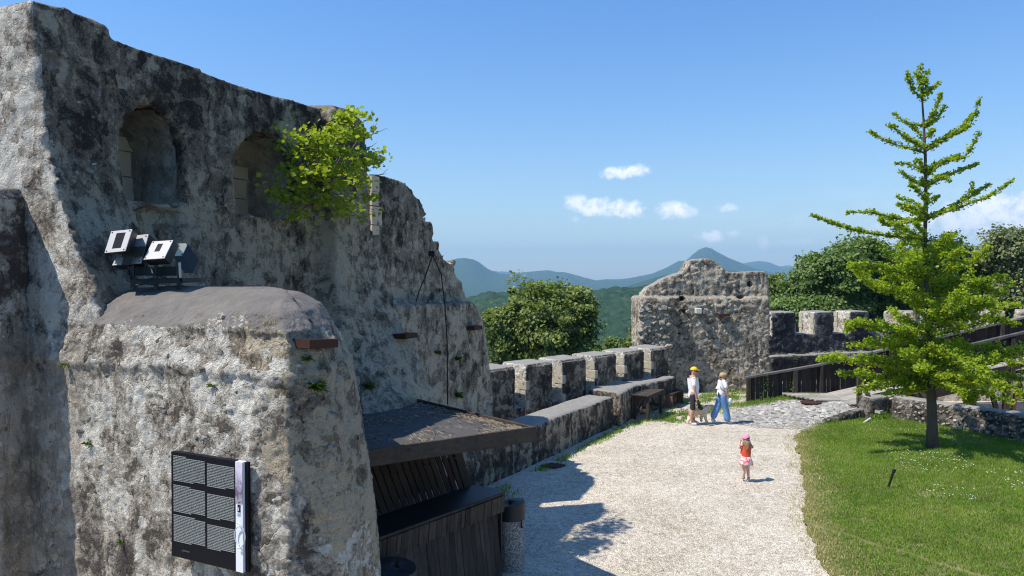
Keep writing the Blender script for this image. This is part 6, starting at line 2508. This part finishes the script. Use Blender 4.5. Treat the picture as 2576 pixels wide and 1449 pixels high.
# weeds in patches: gatehouse foot, parapet foot, kiosk
wx, wy, wz = [], [], []
for (xa, ya, xb, yb, wd, cnt, h0) in ((4.75, 23.3, 7.6, 26.4, .30, 5200, 0), (6.4, 26.0, 8.6, 28.4, .5, 3600, 0), (7.0, 28.6, 9.0, 28.2, .5, 2200, 0), (7.6, 26.1, 10.6, 26.3, .22, 2600, .05), (3.2, 22.2, 4.3, 23.6, .12, 500, 0), (-.7, 14.9, 3.3, 22.2, .09, 2300, 0),
                                     (-.75, 14.2, -.2, 15.6, .25, 600, 0), (5.0, 24.5, 6.6, 27.4, .3, 900, 0), (9.8, 22.9, 12.0, 23.4, .10, 900, .05), (12.1, 22.9, 15.5, 16.3, .08, 1800, .05)):
    t = rs.uniform(size=cnt)
    x = xa + (xb - xa) * t + rs.normal(0, wd, cnt)
    y = ya + (yb - ya) * t + rs.normal(0, wd, cnt)
    m = (fbm(np.stack([x, y, x * 0], 1), .55, 3, .6, 33) > -.12)
    wx.append(x[m])
    wy.append(y[m])
    hz = h_apron(x[m], y[m])
    wz.append(np.where((y[m] > 22.9) & (x[m] > 8.0) & (x[m] < 12), hz, 0) + h0)
wx, wy, wz = np.concatenate(wx), np.concatenate(wy), np.concatenate(wz)
blades('weed_patch', np.stack([wx, wy], 1), wz, .075, .016, M['grass'], 6, kind='stuff')
# daisies
nd = 520
dx_, dy_ = rs.uniform(4, 16, nd * 12), rs.uniform(10, 23, nd * 12)
nd = 420
md = inside(lawn_poly, dx_, dy_) & (fbm(np.stack([dx_, dy_, dx_ * 0], 1), .9, 3, .6, 3) > .22 - .02 * (dx_ - 7)) & (dx_ / dy_ < .72) & (dx_ - (2.9 + .31 * dy_) > .8)
dx_, dy_ = dx_[md][:nd], dy_[md][:nd]
for nm, sel, mt in (('daisies', np.arange(len(dx_)) % 9 != 0, 'daisy'), ('dandelions', np.arange(len(dx_)) % 9 == 0, 'dandelion')):
    x, y = dx_[sel], dy_[sel]
    z = .065 + h_lawn(x, y)
    v, f = [], []
    for k in range(len(x)):
        r_ = rr.uniform(.007, .013)
        b0 = len(v)
        v += [(x[k] + r_ * math.cos(t), y[k] + r_ * math.sin(t), z[k] + .25 * r_ * math.cos(t)) for t in (0, 1.05, 2.1, 3.15, 4.2, 5.25)]
        f.append(list(range(b0, b0 + 6)))
    obj(nm, mesh_np(nm, v, f, M[mt]), kind='stuff')
# fern-like plant by the fence
fp = P(1998, 916, 27.6)
mb = MB()
for k in range(9):
    a_ = k * .75
    d = Vector((math.cos(a_), math.sin(a_), 0))
    for j in range(9):
        t = j / 9
        p = Vector((0, 0, -.9)) * 0 + d * (.42 * t) + Vector((0, 0, .34 * math.sin(t * 2.6)))
        sd = Vector((-d.y, d.x, 0))
        for sg in (-1, 1):
            mb.add([p, p + sd * sg * .10 * (1 - t * .6) + d * .02, p + sd * sg * .09 * (1 - t * .6) + d * .05, p + d * .035], [[0, 1, 2, 3]])
mb.tube([(0, 0, -1.2), (0, 0, .05)], .015, 6)
fo = mb.build('leafy_weed', M['lightleaf'], label='fern-like weed poking up behind the board fence', cat='weed')
fo.location = fp
# weeds climbing on the fence boards
for px, py, lab in ((1925, 975, 'thin climbing weed on the left half of the board fence'), (1990, 985, 'small leafy weed at the fence post')):
    c = P(px, py, 26.45)
    pts = rs.normal(size=(40, 3)) * np.array([.10, .03, .22])
    t = empty('fence_weed', tuple(c), label=lab, cat='weed')
    leaves('foliage', pts, .05, M['weed'], t, 3, up=.2)

# ------------------------------------------------------------------ pebbles
n = 9000
x, y = rs.uniform(-1.5, 8, n), rs.uniform(8, 22, n)
m = inside(court, x, y) & (x / y < .42 + .1 * (y > 15))
x, y = x[m], y[m]
s = rs.uniform(.008, .022, len(x)) * (1 + (rs.uniform(size=len(x)) > .985) * 1.3)
z = h_gravel(x, y)
o6 = np.array([(1, 0, 0), (0, 1, 0), (-1, 0, 0), (0, -1, 0), (0, 0, .7), (0, 0, -.4)])
a = rs.uniform(0, 6.28, len(x))
ca, sa = np.cos(a), np.sin(a)
v = np.stack([x[:, None] + s[:, None] * (o6[:, 0] * ca[:, None] - o6[:, 1] * sa[:, None] * .7), y[:, None] + s[:, None] * (o6[:, 0] * sa[:, None] + o6[:, 1] * ca[:, None] * .7), z[:, None] + s[:, None] * o6[:, 2] + .002], -1).reshape(-1, 3)
b = np.arange(len(x)) * 6
f = np.concatenate([np.stack([b + p_, b + q_, b + 4], 1) for p_, q_ in ((0, 1), (1, 2), (2, 3), (3, 0))])
obj('loose_pebbles', mesh_np('loose_pebbles', v, f, M['gravel']), kind='stuff')

# ------------------------------------------------------------------ hills
def prof(az_px, pts):
    return np.interp(az_px, [p[0] for p in pts], [p[1] for p in pts])


def hills():
    fine = np.arange(-40, 42, .105)
    coarse = np.concatenate([np.arange(42, 320, 3.0)])
    azd = np.radians(np.concatenate([fine, coarse]))
    r = np.concatenate([np.geomspace(34, 640, 46), np.linspace(650, 1010, 150), np.geomspace(1030, 2100, 34), np.linspace(2130, 2800, 44), np.geomspace(2850, 4200, 26), np.linspace(4250, 5600, 50), np.linspace(5650, 8800, 50)])
    A, Rr = np.meshgrid(azd, r, indexing='ij')
    X, Y = np.sin(A) * Rr, np.cos(A) * Rr
    ca = np.cos(A)
    wide = np.where(np.abs(((A + np.pi) % (2 * np.pi)) - np.pi) < 1.25, np.tan(np.clip(((A + np.pi) % (2 * np.pi)) - np.pi, -1.25, 1.25)), 0)
    px = 1288 + FPX * wide
    pts = np.stack([X.ravel(), Y.ravel(), X.ravel() * 0], 1)
    base = -70 + 62 * np.exp(-(Rr / 95.0) ** 2) + 6 * np.clip(1 - Rr / 60, 0, 1)
    z = base + 12 * fbm(pts, 420, 4, .5, 3).reshape(X.shape) * np.clip(Rr / 500, 0, 1)

    def ridge(z, r0, w_in, w_out, pr, rough, seed, gullies=.25):
        y = prof(px, pr)
        h = EYE + (700 - y) / FPX * (Rr * ca)                          # height at the crest seen at that pixel
        hc = EYE + (700 - y) / FPX * (r0 * ca)
        hc = hc + rough * fbm(pts, 160, 4, .55, seed).reshape(X.shape)
        d = Rr - r0
        g = np.where(d < 0, np.exp(-(d / w_in) ** 2), np.exp(-(d / w_out) ** 2))
        gg = gullies * ridged(pts, w_in * .55, 4, seed + 5).reshape(X.shape) * np.clip(-d / w_in, 0, 1) * (1 - np.clip(-d / w_in - .9, 0, 1)) * (hc + 75) * .5
        nz_ = -70 + (hc + 70) * g + gg * g
        return np.maximum(z, nz_)
    far = [(-2000, 660), (-200, 668), (300, 672), (900, 660), (1100, 668), (1500, 706), (1560, 702), (1800, 690), (1868, 664), (1885, 661), (1905, 658), (1935, 661), (1962, 671), (1978, 668), (2000, 669), (2030, 674), (2200, 668), (2600, 672), (3200, 655), (5000, 670)]
    pk = [(-2000, 700), (900, 690), (1240, 690), (1280, 690), (1310, 687), (1345, 683), (1378, 680), (1398, 684), (1420, 685), (1450, 694), (1500, 706), (1530, 703), (1560, 705), (1600, 697), (1640, 689), (1680, 672), (1706, 657), (1726, 655), (1742, 640), (1758, 628), (1775, 622), (1790, 626), (1812, 639), (1832, 650), (1860, 661), (1890, 672), (1950, 690), (2100, 702), (2600, 700), (5000, 690)]
    lf = [(-2000, 690), (700, 680), (1050, 672), (1100, 660), (1135, 655), (1150, 651), (1168, 649), (1190, 653), (1205, 661), (1228, 678), (1250, 688), (1275, 692), (1310, 697), (1380, 712), (1450, 722), (1520, 726), (1600, 735), (2200, 735), (5000, 730)]
    md = [(-2000, 730), (1200, 752), (1480, 745), (1560, 727), (1600, 716), (1640, 703), (1680, 693), (1740, 688), (1800, 682), (1850, 680), (1880, 690), (1960, 712), (2100, 720), (2600, 715), (5000, 720)]
    nr = [(-2000, 748), (1100, 764), (1180, 758), (1235, 744), (1300, 750), (1380, 756), (1450, 750), (1480, 742), (1520, 733), (1560, 729), (1590, 731), (1640, 728), (1800, 722), (2000, 740), (2600, 750), (5000, 750)]
    z = ridge(z, 8000, 1500, 900, far, 14, 3)
    z = ridge(z, 5300, 900, 900, pk, 8, 13)
    z = ridge(z, 4500, 620, 700, lf, 8, 23)
    z = ridge(z, 2650, 480, 500, md, 6, 33)
    z = ridge(z, 985, 290, 260, nr, 3, 43, .22)
    # tree crowns on the near wooded hill
    q = pts.copy()
    msk = ((Rr > 630) & (Rr < 1030)).ravel()
    f1, f21, cid = worley(q[msk] + np.array([0, 0, 0]), 10.5, 7)
    bump = np.zeros(len(q))
    bump[msk] = 5.5 * np.sqrt(np.clip(1 - f1 * 1.15, 0, 1)) * (.55 + .7 * cid) + 1.2 * fbm(q[msk], 3.5, 2, .6, 2)
    z = z + bump.reshape(z.shape)
    m2 = (Rr >= 1030)
    z = z + m2 * 3.0 * fbm(pts, 22, 2, .6, 61).reshape(z.shape)
    na, nr_ = z.shape
    idx = np.arange(na * nr_).reshape(na, nr_)
    nxt = np.roll(idx, -1, axis=0)
    f = np.stack([idx[:, :-1], idx[:, 1:], nxt[:, 1:], nxt[:, :-1]], -1).reshape(-1, 4)
    return np.stack([X, Y, z], -1).reshape(-1, 3), f


v, f = hills()
m_, t_, b_ = new_mat('wooded_hills')
p_ = pos(t_)
vc_ = t_.node('ShaderNodeSeparateColor', {0: t_.voro(p_, .095, 'F1', 'Color')}).outputs[0]
n1 = t_.noise(p_, .018, 6, .6)
n2 = t_.noise(p_, .35, 5, .7)
k_ = t_.m('ADD', t_.m('MULTIPLY', vc_, .3), t_.m('ADD', t_.m('MULTIPLY', n1, .4), t_.m('MULTIPLY', n2, .45)))
c_ = t_.ramp(k_, [(.3, (.014, .036, .014)), (.55, (.028, .060, .020)), (.8, (.055, .092, .030))])
mead = t_.m('MULTIPLY', t_.sstep(t_.noise(t_.scalev(p_, (1, .5, 1)), .0016, 4, .55, .4), .62, .66), t_.sstep(t_.node('ShaderNodeVectorMath', {0: p_}, operation='LENGTH').outputs[1], 2800, 3600))
c_ = t_.mix(mead, c_, (.17, .24, .08))
t_.put(b_, 'Base Color', c_)
b_.inputs['Roughness'].default_value = 1.0
b_.inputs['Specular IOR Level'].default_value = 0
t_.put(b_, 'Normal', t_.bump(t_.m('ADD', n2, t_.voro(p_, .095, 'F1', 'Distance')), 1.0, 3.0))
obj('hills', mesh_np('hills', v, f, m_, True), kind='structure')

# ------------------------------------------------------------------ haze
m_ = bpy.data.materials.new('haze')
m_.use_nodes = True
t_ = NT(m_.node_tree)
t_.n.clear()
out = t_.node('ShaderNodeOutputMaterial')
pv = t_.node('ShaderNodeVolumePrincipled', {'Color': (.42, .72, 1.0), 'Density': 0.00016, 'Anisotropy': .1})
t_.l.new(pv.outputs[0], out.inputs['Volume'])
mb = MB()
mb.box((0, 0, 100), (19000, 19000, 560))
mb.build('haze', m_, kind='stuff')
